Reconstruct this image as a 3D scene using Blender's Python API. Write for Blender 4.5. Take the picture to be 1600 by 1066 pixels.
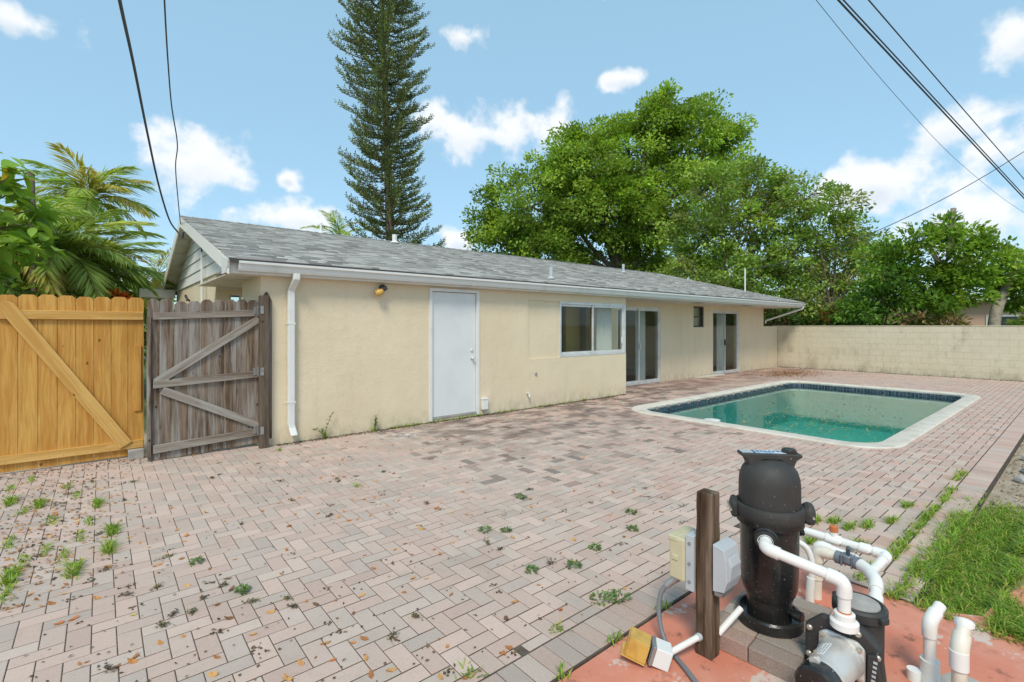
import bpy, bmesh, math, random
import numpy as np
from mathutils import Vector, Matrix, Euler
rad = math.radians
for o in list(bpy.data.objects): bpy.data.objects.remove(o)
SC = bpy.context.scene
COL = SC.collection
rng = random.Random(7)

# ------------------------------------------------------------------ camera
cam_d = bpy.data.cameras.new('camera'); cam = bpy.data.objects.new('camera', cam_d); COL.objects.link(cam)
cam_d.sensor_width = 36.0; cam_d.lens = 36.0*765/1600
cam_d.shift_y = -(533-509.5)/1600
cam_d.clip_start = .05; cam_d.clip_end = 3000
cam.location = (0, 0, 1.6)
cam.rotation_euler = (rad(90), 0, math.atan2(.7655, .6435)-rad(90))
SC.camera = cam

# ------------------------------------------------------------------ light
SUN_EL, SUN_AZ = rad(50), rad(222)          # azimuth measured from +X towards +Y: the sun stands behind the camera
sun_d = bpy.data.lights.new('sun', 'SUN'); sun = bpy.data.objects.new('sun', sun_d); COL.objects.link(sun)
sun_d.energy = 1.5; sun_d.angle = rad(16); sun_d.color = (1.0, .925, .80)
sdir = Vector((math.cos(SUN_EL)*math.cos(SUN_AZ), math.cos(SUN_EL)*math.sin(SUN_AZ), math.sin(SUN_EL)))
sun.rotation_euler = sdir.to_track_quat('Z', 'Y').to_euler()
sun.location = (0, 0, 30)
vs = SC.view_settings
vs.view_transform = 'Standard'; vs.look = 'None'; vs.exposure = .92; vs.gamma = 1; vs.use_curve_mapping = False

W = bpy.data.worlds.new('World'); SC.world = W; W.use_nodes = True
def build_world():
    nt = W.node_tree; N = nt.nodes; L = nt.links; N.clear()
    def n(t, **k):
        x = N.new(t)
        for a, b in k.items(): setattr(x, a, b)
        return x
    out = n('ShaderNodeOutputWorld'); bg = n('ShaderNodeBackground')
    sky = n('ShaderNodeTexSky', sky_type='NISHITA'); sky.sun_disc = False
    sky.sun_elevation = SUN_EL; sky.sun_rotation = rad(90)-SUN_AZ
    sky.air_density = 1.0; sky.dust_density = .3; sky.ozone_density = 1.3
    tc = n('ShaderNodeTexCoord'); sep = n('ShaderNodeSeparateXYZ'); L.new(tc.outputs['Generated'], sep.inputs[0])
    def m(op, a, b=None, c=None):
        x = n('ShaderNodeMath', operation=op)
        for i, v in enumerate((a, b, c)):
            if v is None: continue
            if isinstance(v, (int, float)): x.inputs[i].default_value = v
            else: L.new(v, x.inputs[i])
        return x.outputs[0]
    az = m('ARCTAN2', sep.outputs[1], sep.outputs[0]); el = m('ARCSINE', sep.outputs[2])
    noi = n('ShaderNodeTexNoise'); noi.inputs['Scale'].default_value = 9; noi.inputs['Detail'].default_value = 9; noi.inputs['Roughness'].default_value = .58
    L.new(tc.outputs['Generated'], noi.inputs['Vector'])
    noi2 = n('ShaderNodeTexNoise'); noi2.inputs['Scale'].default_value = 22; noi2.inputs['Detail'].default_value = 6
    L.new(tc.outputs['Generated'], noi2.inputs['Vector'])
    dn = m('MULTIPLY_ADD', noi.outputs[0], 2.0, -1.0)
    dn2 = m('MULTIPLY_ADD', noi2.outputs[0], 2.0, -1.0)
    C = [(.916,.376,.150,.050,1),(1.442,.272,.074,.050,1),(1.290,.198,.088,.026,1),(.647,.456,.042,.016,1),(.063,.390,.040,.034,1),
         (.150,.298,.066,.034,1),(.250,.226,.100,.045,1),(.106,.160,.120,.045,.9),(1.662,.412,.060,.022,.75),(.971,.531,.043,.017,.7),
         (1.393,.201,.024,.014,.7),(.979,.170,.036,.028,1),(1.301,.265,.016,.012,.6),(.083,.250,.046,.030,1),(.60,.60,.10,.010,.5)]
    r2 = random.Random(3)
    for i in range(16):                                   # the same fair-weather clouds all round
        a = 1.95+i*.265+r2.uniform(-.08, .08)
        a = (a+math.pi) % (2*math.pi)-math.pi
        C.append((a, r2.uniform(.14, .55), r2.uniform(.06, .17), r2.uniform(.03, .055), 1))
    fields = None; shade = None
    for (a, e, w, h, s) in C:
        da = m('DIVIDE', m('SUBTRACT', az, a), w*1.15); de = m('DIVIDE', m('SUBTRACT', el, e), h*1.2)
        q = m('SQRT', m('ADD', m('MULTIPLY', da, da), m('MULTIPLY', de, de)))
        fld = m('MULTIPLY', m('SUBTRACT', 1.0, q), s)
        sh = m('MULTIPLY', m('MAXIMUM', m('SUBTRACT', 1.05, q), 0.0), m('SUBTRACT', .25, de))
        fields = fld if fields is None else m('MAXIMUM', fields, fld)
        shade = sh if shade is None else m('MAXIMUM', shade, sh)
    f = m('ADD', m('MAXIMUM', fields, -2.0), m('ADD', m('MULTIPLY', dn, 1.5), m('MULTIPLY', dn2, .8)))
    mr = n('ShaderNodeMapRange', interpolation_type='SMOOTHSTEP'); L.new(f, mr.inputs[0]); mr.inputs[1].default_value = -.06; mr.inputs[2].default_value = .70
    mr2 = n('ShaderNodeMapRange', interpolation_type='SMOOTHSTEP'); L.new(m('ADD', shade, m('MULTIPLY', dn, .5)), mr2.inputs[0]); mr2.inputs[1].default_value = .12; mr2.inputs[2].default_value = .8
    cc = n('ShaderNodeMix', data_type='RGBA'); L.new(mr2.outputs[0], cc.inputs[0])
    cc.inputs[6].default_value = (6.9, 7.0, 7.1, 1); cc.inputs[7].default_value = (4.6, 5.2, 5.9, 1)
    veil = n('ShaderNodeMix', data_type='RGBA'); veil.inputs[0].default_value = SKYVEIL
    L.new(sky.outputs[0], veil.inputs[6]); veil.inputs[7].default_value = (3.2, 5.5, 7.0, 1)
    mx = n('ShaderNodeMix', data_type='RGBA')
    L.new(m('MULTIPLY', mr.outputs[0], .92), mx.inputs[0]); L.new(veil.outputs[2], mx.inputs[6]); L.new(cc.outputs[2], mx.inputs[7])
    L.new(mx.outputs[2], bg.inputs[0]); bg.inputs[1].default_value = .08
    L.new(bg.outputs[0], out.inputs[0])
SKYVEIL = .56
build_world()

# ------------------------------------------------------------------ materials
def new_mat(name):
    mt = bpy.data.materials.new(name); mt.use_nodes = True
    nt = mt.node_tree; b = nt.nodes['Principled BSDF']
    return mt, nt, b
class G:                                                  # tiny node helper
    def __init__(s, nt): s.nt = nt
    def n(s, t, ins=None, **k):
        x = s.nt.nodes.new(t)
        for a, b in k.items(): setattr(x, a, b)
        for a, b in (ins or {}).items():
            if hasattr(b, 'links'): s.nt.links.new(b, x.inputs[a])
            else: x.inputs[a].default_value = b
        return x
    def link(s, a, b): s.nt.links.new(a, b)
    def math(s, op, a, b=0.0): return s.n('ShaderNodeMath', {0: a, 1: b}, operation=op).outputs[0]
    def noise(s, vec, scale, detail=4, rough=.55): return s.n('ShaderNodeTexNoise', {'Vector': vec, 'Scale': scale, 'Detail': detail, 'Roughness': rough}).outputs[0]
    def ramp(s, fac, lo, hi): return s.n('ShaderNodeMapRange', {0: fac, 1: lo, 2: hi}, interpolation_type='SMOOTHSTEP').outputs[0]
    def mix(s, fac, a, b, mode='MIX'): return s.n('ShaderNodeMix', {0: fac, 6: a, 7: b}, data_type='RGBA', blend_type=mode).outputs[2]
    def pos(s): return s.n('ShaderNodeNewGeometry').outputs['Position']
    def obj(s): return s.n('ShaderNodeTexCoord').outputs['Object']
    def scale(s, v, sc): return s.n('ShaderNodeVectorMath', {0: v, 1: sc}, operation='MULTIPLY').outputs[0]
    def bump(s, h, strength, dist=.01): return s.n('ShaderNodeBump', {'Height': h, 'Strength': strength, 'Distance': dist}).outputs[0]
def c4(c): return (c[0], c[1], c[2], 1)

def plain(name, col, rough=.5, col2=None, sc=6, lo=.35, hi=.7, bump=0, bsc=60, metal=0, spec=.5, fine=0):
    mt, nt, b = new_mat(name); g = G(nt); p = g.pos()
    c = c4(col)
    if col2: c = g.mix(g.ramp(g.noise(p, sc, 6), lo, hi), c4(col), c4(col2))
    if fine: c = g.mix(g.ramp(g.noise(p, bsc*2, 3), .35, .7), c, c4([v*(1-fine) for v in col]))
    if hasattr(c, 'links'): g.link(c, b.inputs['Base Color'])
    else: b.inputs['Base Color'].default_value = c
    b.inputs['Roughness'].default_value = rough; b.inputs['Metallic'].default_value = metal
    b.inputs['Specular IOR Level'].default_value = spec
    if bump: g.link(g.bump(g.noise(p, bsc, 5), bump), b.inputs['Normal'])
    return mt

def paver_mat():
    mt, nt, b = new_mat('paver'); g = G(nt); p = g.pos()
    at = g.n('ShaderNodeAttribute', attribute_name='tint').outputs[0]
    oc = g.n('ShaderNodeObjectInfo').outputs['Color']
    c = g.mix(1.0, at, oc, 'ADD')
    c = g.mix(g.ramp(g.noise(p, 210, 3, .7), .5, .75), c, g.mix(.8, c, (.62, .56, .5, 1)))      # exposed grit
    c = g.mix(g.ramp(g.noise(p, 150, 3, .7), .56, .74), c, g.mix(.5, c, (.10, .085, .075, 1)))
    c = g.mix(g.math('MULTIPLY', g.ramp(g.noise(p, 1.7, 8, .68), .46, .74), .36), c, (.32, .26, .205, 1))
    c = g.mix(g.math('MULTIPLY', g.ramp(g.noise(p, 26, 4, .7), .54, .74), .24), c, (.22, .175, .14, 1))  # dirt film
    sep = g.n('ShaderNodeSeparateXYZ', {0: p})
    # black algae stains that spread from the drip line along the house
    d1 = g.ramp(sep.outputs[1], 3.2, 6.9); d2 = g.ramp(sep.outputs[0], 2.6, 4.6)
    d3 = g.ramp(sep.outputs[0], 14.5, 10.0)
    st = g.math('MULTIPLY', g.math('MULTIPLY', d1, d2), g.math('ADD', g.math('MULTIPLY', d3, .75), .25))
    pat = g.ramp(g.noise(g.scale(p, (1.0, 1.7, 1)), 1.35, 7, .70), .42, .60)
    c = g.mix(g.math('MULTIPLY', g.math('MULTIPLY', st, pat), .82), c, (.115, .085, .07, 1))
    # a strip of soil and rust by the far wall and slider doors
    d4 = g.math('MULTIPLY', g.ramp(sep.outputs[0], 9.5, 12.5), g.ramp(sep.outputs[1], 5.9, 7.2))
    c = g.mix(g.math('MULTIPLY', g.math('MULTIPLY', d4, .65), g.ramp(g.noise(p, 1.8, 6, .6), .38, .62)), c, (.165, .085, .065, 1))
    # spilled white paint near the wall
    dv = g.n('ShaderNodeVectorMath', {0: g.scale(p, (1, 1.6, 0)), 1: (3.45, 6.52*1.6, 0)}, operation='DISTANCE').outputs[1]
    c = g.mix(g.math('MULTIPLY', g.ramp(dv, .55, .1), g.math('MULTIPLY', g.ramp(g.noise(p, 7, 7, .7), .47, .6), .75)), c, (.68, .66, .62, 1))
    # pale lime scale spots
    c = g.mix(g.math('MULTIPLY', g.ramp(g.noise(p, 1.1, 8, .75), .66, .76), .45), c, (.56, .53, .49, 1))
    g.link(c, b.inputs['Base Color']); b.inputs['Roughness'].default_value = .86; b.inputs['Specular IOR Level'].default_value = .25
    g.link(g.bump(g.noise(p, 170, 4, .7), .35, .004), b.inputs['Normal'])
    return mt

def stucco_mat(name, col, stain=.25, foot=.3, ss=(3, 3, .35), sp=1.6):
    mt, nt, b = new_mat(name); g = G(nt); p = g.pos()
    c = g.mix(g.ramp(g.noise(p, 1.1, 5), .3, .75), c4(col), c4([col[0]*.93, col[1]*.92, col[2]*.9]))
    c = g.mix(g.math('MULTIPLY', g.ramp(g.noise(g.scale(p, ss), sp, 7, .68), .48, .74), stain), c, (.30, .25, .17, 1))
    sep = g.n('ShaderNodeSeparateXYZ', {0: p})
    low = g.math('MULTIPLY', g.ramp(sep.outputs[2], .34, .0), g.ramp(g.noise(g.scale(p, (2, 2, 1)), 4, 6, .7), .38, .62))
    c = g.mix(g.math('MULTIPLY', low, foot), c, (.23, .19, .12, 1))                     # splash dirt at the foot
    c = g.mix(g.math('MULTIPLY', g.ramp(g.noise(p, .8, 3), .55, .7), .22), c, c4([min(1, col[0]*1.05), col[1]*.98, col[2]*1.14]))
    g.link(c, b.inputs['Base Color']); b.inputs['Roughness'].default_value = .9; b.inputs['Specular IOR Level'].default_value = .2
    h = g.math('ADD', g.noise(p, 48, 6, .68), g.math('MULTIPLY', g.noise(p, 5, 4), 1.3))
    g.link(g.bump(h, .6, .012), b.inputs['Normal'])
    return mt

def wood_mat(name, light, dark, grain_axis, knots=True, rough=.7, streak=1.0, grey=None, kd=.8):
    mt, nt, b = new_mat(name); g = G(nt); p = g.obj()
    rnd = g.n('ShaderNodeObjectInfo').outputs['Random']
    off = g.n('ShaderNodeCombineXYZ', {0: g.math('MULTIPLY', rnd, 37.0), 1: g.math('MULTIPLY', rnd, 11.0), 2: g.math('MULTIPLY', rnd, 23.0)}).outputs[0]
    q = g.n('ShaderNodeVectorMath', {0: p, 1: off}, operation='ADD').outputs[0]
    s = [1, 1, 1]
    s[grain_axis] = .06
    gv = g.scale(q, tuple(s))
    warp = g.noise(q, 3.0, 2)
    gvw = g.n('ShaderNodeVectorMath', {0: gv, 1: g.n('ShaderNodeCombineXYZ', {0: g.math('MULTIPLY', warp, .05), 1: 0.0, 2: 0.0}).outputs[0]}, operation='ADD').outputs[0]
    f1 = g.noise(gvw, 60, 5, .6); f2 = g.noise(gvw, 14, 3, .5)
    f = g.math('ADD', g.math('MULTIPLY', f1, .5), g.math('MULTIPLY', f2, .5))
    c = g.mix(g.ramp(f, .36, .64), c4(light), c4(dark))
    c = g.mix(g.math('MULTIPLY', rnd, .45), c, g.mix(1, c, c4([.86, .78, .66]), 'MULTIPLY'))
    if grey:
        c = g.mix(g.math('MULTIPLY', g.ramp(g.noise(gvw, 9, 4, .7), .42, .66), streak), c, c4(grey))
    if knots:
        ks = [3.2, 3.2, 3.2]; ks[grain_axis] = 2.0
        v = g.n('ShaderNodeTexVoronoi', {'Vector': g.scale(q, tuple(ks)), 'Scale': 1.9}).outputs['Distance']
        c = g.mix(g.math('MULTIPLY', g.ramp(v, .10, .04), .85), c, c4([dark[0]*.30, dark[1]*.22, dark[2]*.2]))
    g.link(c, b.inputs['Base Color']); b.inputs['Roughness'].default_value = rough; b.inputs['Specular IOR Level'].default_value = .25
    g.link(g.bump(f1, .3, .004), b.inputs['Normal'])
    return mt

def shingle_mat():
    mt, nt, b = new_mat('shingle'); g = G(nt); p = g.pos()
    at = g.n('ShaderNodeAttribute', attribute_name='tint').outputs[0]
    oc = g.n('ShaderNodeObjectInfo').outputs['Color']
    c = g.mix(1.0, at, oc, 'ADD')
    c = g.mix(g.ramp(g.noise(p, 120, 3, .7), .4, .7), c, g.mix(.45, c, (.50, .49, .46, 1)))
    c = g.mix(g.math('MULTIPLY', g.ramp(g.noise(g.scale(p, (1, .3, .3)), 2.2, 5), .52, .75), .14), c, (.10, .10, .09, 1))
    g.link(c, b.inputs['Base Color']); b.inputs['Roughness'].default_value = .95; b.inputs['Specular IOR Level'].default_value = .15
    g.link(g.bump(g.noise(p, 200, 3), .5, .004), b.inputs['Normal'])
    return mt

def leaf_mat(name, trans=.42, rough=.5):
    mt, nt, b = new_mat(name); g = G(nt)
    at = g.n('ShaderNodeAttribute', attribute_name='tint').outputs[0]
    oc = g.n('ShaderNodeObjectInfo').outputs['Color']
    c = g.mix(1.0, at, oc, 'ADD')
    g.link(c, b.inputs['Base Color']); b.inputs['Roughness'].default_value = rough; b.inputs['Specular IOR Level'].default_value = .3
    tr = g.n('ShaderNodeBsdfTranslucent', {0: g.mix(1, c, (1.25, 1.2, .6, 1), 'MULTIPLY')})
    mx = g.n('ShaderNodeMixShader', {0: trans, 1: b.outputs[0], 2: tr.outputs[0]})
    g.link(mx.outputs[0], nt.nodes['Material Output'].inputs[0])
    return mt

def glass_mat(name, tint, ior=1.55, rough=.0, bump=0.0):
    mt = bpy.data.materials.new(name); mt.use_nodes = True; nt = mt.node_tree; nt.nodes.clear(); g = G(nt)
    out = g.n('ShaderNodeOutputMaterial')
    nrm = None
    if bump: 
        p = g.pos()
        nrm = g.bump(g.noise(p, 2.2, 3), bump, .05)
    lw = g.n('ShaderNodeLayerWeight', {'Blend': .5})
    f0 = ((ior-1)/(ior+1))**2
    fac = g.math('ADD', g.math('MULTIPLY', g.math('POWER', lw.outputs['Facing'], 5.0), 1-f0), f0)
    tr = g.n('ShaderNodeBsdfTransparent', {0: c4(tint)})
    gl = g.n('ShaderNodeBsdfGlossy', {'Roughness': rough})
    if nrm: g.link(nrm, lw.inputs['Normal']); g.link(nrm, gl.inputs['Normal'])
    mx = g.n('ShaderNodeMixShader', {0: fac, 1: tr.outputs[0], 2: gl.outputs[0]})
    g.link(mx.outputs[0], out.inputs[0])
    return mt

def concrete_red():
    mt, nt, b = new_mat('painted_concrete'); g = G(nt); p = g.pos()
    c = g.mix(g.ramp(g.noise(p, 2.4, 6, .6), .35, .7), (.60, .205, .125, 1), (.64, .285, .195, 1))
    c = g.mix(g.math('MULTIPLY', g.ramp(g.noise(p, 9, 6, .7), .52, .72), .5), c, (.36, .12, .08, 1))
    c = g.mix(g.math('MULTIPLY', g.ramp(g.noise(p, 3.6, 8, .72), .575, .605), .85), c, (.58, .51, .44, 1))   # flaked paint
    c = g.mix(g.math('MULTIPLY', g.ramp(g.noise(p, 4.5, 6, .72), .57, .68), .7), c, (.13, .075, .05, 1))    # soil stains
    c = g.mix(g.math('MULTIPLY', g.ramp(g.noise(p, 46, 3, .7), .6, .72), .35), c, (.62, .42, .33, 1))
    g.link(c, b.inputs['Base Color']); b.inputs['Roughness'].default_value = .8
    g.link(g.bump(g.noise(p, 40, 6, .65), .35, .006), b.inputs['Normal'])
    return mt

def ground_mat():
    mt, nt, b = new_mat('soil'); g = G(nt); p = g.pos()
    c = g.mix(g.ramp(g.noise(p, 3, 8, .65), .35, .65), (.40, .315, .22, 1), (.52, .435, .325, 1))
    c = g.mix(g.ramp(g.noise(p, 60, 4, .7), .48, .7), c, (.24, .19, .13, 1))
    sep = g.n('ShaderNodeSeparateXYZ', {0: p})
    far = g.math('MAXIMUM', g.ramp(sep.outputs[0], 20.6, 21.5), g.math('MAXIMUM', g.ramp(sep.outputs[1], 9.0, 10.0), g.ramp(sep.outputs[1], -1.5, -3)))
    gr = g.mix(g.ramp(g.noise(p, 1.2, 6, .6), .4, .65), (.075, .115, .03, 1), (.13, .15, .05, 1))
    c = g.mix(far, c, gr)
    g.link(c, b.inputs['Base Color']); b.inputs['Roughness'].default_value = .95
    g.link(g.bump(g.noise(p, 30, 7, .7), .8, .02), b.inputs['Normal'])
    return mt

M = {}
M['paver'] = paver_mat()
M['stucco'] = stucco_mat('stucco', (.775, .65, .46), stain=.12, foot=.3)
M['block'] = stucco_mat('painted_block', (.66, .595, .44), stain=.62, foot=.4, ss=(1.5, 1.5, .8), sp=1.3)
M['white'] = plain('white_paint', (.74, .735, .70), .45, (.62, .61, .57), 3, .5, .8, .05, 40)
M['door'] = plain('door_paint', (.73, .735, .72), .4, (.67, .675, .66), 2, .4, .8)
M['whitewood'] = plain('painted_board', (.80, .77, .71), .55, (.50, .46, .40), 4, .6, .85, .12, 50)
M['soffit'] = plain('soffit_paint', (.68, .63, .56), .6, (.44, .41, .37), 3, .45, .75)
M['alu'] = plain('aluminium', (.72, .715, .70), .38, (.6, .595, .58), 6, .4, .7, metal=.3)
M['dark'] = plain('dark_bronze', (.055, .05, .045), .5)
M['glass'] = glass_mat('window_glass', (.90, .93, .91), 1.42)
M['roomwall'] = plain('room_wall', (.60, .56, .42), .8)
M['roomyellow'] = plain('room_yellow', (.62, .46, .16), .8)
M['roomfloor'] = plain('room_floor', (.20, .17, .13), .5)
M['curtain'] = plain('curtain_cloth', (.72, .72, .71), .9)
M['shingle'] = shingle_mat()
M['felt'] = plain('roof_felt', (.07, .07, .068), .95)
M['cedar'] = wood_mat('new_cedar_vertical', (.68, .385, .10), (.50, .23, .045), 2)
M['cedarH'] = wood_mat('new_cedar_horizontal', (.72, .45, .15), (.56, .30, .075), 0)
M['old'] = wood_mat('weathered_board_vertical', (.25, .185, .135), (.085, .048, .030), 2, rough=.9, grey=(.33, .30, .27))
M['oldH'] = wood_mat('weathered_board_horizontal', (.33, .285, .235), (.17, .125, .095), 0, rough=.9, grey=(.37, .345, .31))
M['post'] = wood_mat('weathered_post', (.13, .078, .045), (.03, .017, .010), 2, rough=.9, grey=(.34, .265, .195), streak=.6)
M['oldpost'] = wood_mat('dark_post', (.18, .14, .105), (.085, .06, .045), 2, rough=.9)
M['galv'] = plain('galvanised', (.40, .40, .39), .45, (.26, .2, .15), 12, .5, .8, metal=.7)
M['black'] = plain('black_plastic', (.020, .0195, .0185), .24, (.035, .033, .03), 5, .4, .8, .06, 120, spec=.45)
M['blackm'] = plain('black_matte', (.033, .0325, .030), .62, (.047, .044, .039), 5, .4, .8, .08, 140)
M['pvc'] = plain('white_pvc', (.80, .79, .745), .32, (.72, .69, .61), 7, .45, .85)
M['pvcold'] = plain('stained_pvc', (.74, .69, .58), .4, (.56, .46, .32), 9, .42, .8)
def specked(mt, thr=.70, col=(.42, .38, .33)):
    nt = mt.node_tree; g = G(nt); b = nt.nodes['Principled BSDF']; src = b.inputs['Base Color'].links[0].from_socket; p = g.pos()
    c = g.mix(g.math('MULTIPLY', g.ramp(g.noise(p, 95, 2, .5), thr, thr+.04), .8), src, c4(col))
    c = g.mix(g.math('MULTIPLY', g.ramp(g.noise(g.scale(p, (1, 1, .3)), 11, 6, .7), .55, .8), .28), c, (.24, .20, .16, 1))
    g.link(c, b.inputs['Base Color'])
specked(M['black']); specked(M['blackm'], .72)
specked(M['pvc'], .74, (.45, .38, .28))
M['greybox'] = plain('grey_enamel', (.47, .50, .51), .42, (.40, .43, .44), 5, .4, .8)
M['greypl'] = plain('grey_plastic', (.16, .18, .205), .4, (.22, .235, .25), 12, .4, .8)
M['conduit'] = plain('grey_conduit', (.175, .185, .195), .5)
M['beige'] = plain('beige_enamel', (.56, .51, .33), .4, (.46, .41, .26), 6, .4, .8)
M['motor'] = plain('cast_aluminium', (.68, .665, .62), .42, (.55, .51, .45), 14, .45, .8, .1, 90, metal=.45)
M['lime'] = plain('white_label', (.76, .76, .73), .5)
M['ink'] = plain('label_ink', (.12, .12, .12), .6)
M['bolt'] = plain('zinc_bolt', (.5, .46, .38), .4, metal=.6)
M['yellow'] = plain('yellow_fitting', (.75, .42, .02), .4)
M['orange'] = plain('rust_cap', (.55, .16, .05), .6)
M['bluelab'] = plain('blue_label', (.30, .44, .62), .35, (.62, .70, .78), 30, .45, .6)
M['conc'] = concrete_red()
M['greyconc'] = plain('grey_concrete', (.42, .40, .36), .9, (.30, .28, .25), 8, .35, .7, .3, 60)
M['soil'] = ground_mat()
M['joint'] = plain('joint_sand', (.075, .057, .042), .95, (.125, .098, .072), 9, .4, .7, .4, 90)
M['coping'] = plain('coping_plaster', (.66, .605, .51), .8, (.52, .46, .375), 4, .42, .75, .15, 60)
M['basin'] = plain('pool_plaster', (.125, .42, .38), .7, (.09, .36, .33), 1.2, .35, .7)
M['water'] = glass_mat('pool_water', (.66, .95, .90), 1.45, .012, .035)
M['tile'] = plain('pool_tile', (.018, .032, .055), .15, (.075, .11, .14), 26, .48, .56)
M['grout'] = plain('tile_grout', (.28, .29, .29), .8)
M['leaf'] = leaf_mat('leaf'); M['needle'] = leaf_mat('needle', .12, .6); M['dryleaf'] = leaf_mat('dry_leaf', .2, .7)
M['bark'] = plain('bark', (.20, .155, .115), .95, (.11, .08, .06), 9, .35, .7, .6, 30)
M['palebark'] = plain('pale_bark', (.40, .35, .28), .95, (.24, .2, .15), 9, .35, .7, .5, 30)
M['wire'] = plain('wire_rubber', (.055, .055, .06), .6)
M['peach'] = plain('peach_stucco', (.62, .40, .29), .9)
M['windowdark'] = plain('far_window', (.06, .07, .08), .2)
M['amber'] = glass_mat('amber_plastic', (.80, .50, .12), 1.5, .25)
M['amber'] = plain('amber_plastic', (.62, .375, .085), .35, (.50, .28, .06), 18, .4, .7)
# ------------------------------------------------------------------ mesh helpers
class MB:
    def __init__(s): s.v = []; s.f = []; s.t = []
    def add(s, vs, fs, tint=None):
        k = len(s.v); s.v += [tuple(v) for v in vs]
        s.f += [tuple(i+k for i in f) for f in fs]
        s.t += [tint or (0, 0, 0)]*len(vs)
        return s
    def box(s, x0, x1, y0, y1, z0, z1, mtx=None, tint=None):
        vs = [(x0,y0,z0),(x1,y0,z0),(x1,y1,z0),(x0,y1,z0),(x0,y0,z1),(x1,y0,z1),(x1,y1,z1),(x0,y1,z1)]
        if mtx: vs = [mtx @ Vector(v) for v in vs]
        return s.add(vs, [(0,3,2,1),(4,5,6,7),(0,1,5,4),(1,2,6,5),(2,3,7,6),(3,0,4,7)], tint)
    def prism(s, poly, ax, lo, hi, mtx=None):               # polygon extruded along axis 0/1/2
        def put(p, h):
            q = list(p); q.insert(ax, h); return Vector(q)
        n = len(poly); vs = [put(p, lo) for p in poly]+[put(p, hi) for p in poly]
        if mtx: vs = [mtx @ v for v in vs]
        return s.add(vs, [tuple(range(n))[::-1], tuple(range(n, 2*n))]+[(i, (i+1) % n, n+(i+1) % n, n+i) for i in range(n)])
    def tube(s, pts, r, n=10, cap=True):
        pts = [Vector(p) for p in pts]; rs = r if isinstance(r, (list, tuple)) else [r]*len(pts)
        vs = []; up = None
        for i, p in enumerate(pts):
            t = (pts[min(i+1, len(pts)-1)]-pts[max(i-1, 0)])
            if t.length < 1e-9: t = Vector((0, 0, 1))
            t.normalize()
            if up is None: up = t.orthogonal().normalized()
            else:
                up = up-t*up.dot(t)
                up = up.normalized() if up.length > 1e-6 else t.orthogonal().normalized()
            w = t.cross(up)
            for k in range(n):
                a = 2*math.pi*k/n; vs.append(p+(up*math.cos(a)+w*math.sin(a))*rs[i])
        fs = [(i*n+k, i*n+(k+1) % n, (i+1)*n+(k+1) % n, (i+1)*n+k) for i in range(len(pts)-1) for k in range(n)]
        if cap: fs += [tuple(range(n))[::-1], tuple(range((len(pts)-1)*n, len(pts)*n))]
        return s.add(vs, fs)
    def lathe(s, prof, c=(0, 0, 0), n=32, mtx=None):         # profile of (radius, height)
        vs = []
        for (r, z) in prof:
            for k in range(n):
                a = 2*math.pi*k/n; vs.append(Vector((r*math.cos(a), r*math.sin(a), z)))
        if mtx: vs = [mtx @ v for v in vs]
        c = Vector(c); vs = [v+c for v in vs]
        m = len(prof)
        fs = [(i*n+k, i*n+(k+1) % n, (i+1)*n+(k+1) % n, (i+1)*n+k) for i in range(m-1) for k in range(n)]
        fs += [tuple(range(n))[::-1], tuple(range((m-1)*n, m*n))]
        return s.add(vs, fs)
    def mesh(s, name, mat, smooth=0, tint=False):
        me = bpy.data.meshes.new(name); me.from_pydata(s.v, [], s.f)
        if mat: me.materials.append(M[mat] if isinstance(mat, str) else mat)
        if tint:
            a = me.attributes.new('tint', 'FLOAT_COLOR', 'POINT')
            a.data.foreach_set('color', np.c_[np.array(s.t, dtype=np.float32), np.ones(len(s.t), dtype=np.float32)].ravel())
        me.validate()
        if smooth:
            me.shade_smooth(); me.set_sharp_from_angle(angle=rad(smooth))
        return me
    def build(s, name, mat, parent=None, smooth=0, bevel=0, tint=False):
        o = link(name, s.mesh(name, mat, smooth, tint), parent)
        if bevel:
            b = o.modifiers.new('bevel', 'BEVEL'); b.width = bevel; b.segments = 2; b.limit_method = 'ANGLE'; b.angle_limit = rad(40)
        return o
def link(name, me, parent=None, loc=None):
    o = bpy.data.objects.new(name, me); COL.objects.link(o)
    if loc is not None: o.location = loc
    if parent is not None:
        o.parent = parent
        o.matrix_parent_inverse = root_inv(parent)
    return o
def root_inv(p):
    m = Matrix.Identity(4); q = p
    chain = []
    while q is not None: chain.append(q); q = q.parent
    for q in reversed(chain): m = m @ (q.matrix_parent_inverse if q.parent else Matrix.Identity(4)) @ q.matrix_basis
    return m.inverted()
def tag(o, label=None, cat=None, group=None, kind=None):
    if label: o['label'] = label
    if cat: o['category'] = cat
    if group: o['group'] = group
    if kind: o['kind'] = kind
    return o
def thing(name, label, cat, loc=(0, 0, 0), group=None):
    o = bpy.data.objects.new(name, None); COL.objects.link(o); o.location = loc; o.empty_display_size = .1
    return tag(o, label, cat, group)
def B(x0, x1, y0, y1, z0, z1): return MB().box(x0, x1, y0, y1, z0, z1)
def bez(pts, n=8):                                          # smooth path through points
    P = [Vector(p) for p in pts]; out = []
    for i in range(len(P)-1):
        p0 = P[max(i-1, 0)]; p1 = P[i]; p2 = P[i+1]; p3 = P[min(i+2, len(P)-1)]
        for k in range(n):
            t = k/n
            out.append(.5*((2*p1)+(-p0+p2)*t+(2*p0-5*p1+4*p2-p3)*t*t+(-p0+3*p1-3*p2+p3)*t**3))
    return out+[P[-1]]
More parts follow.
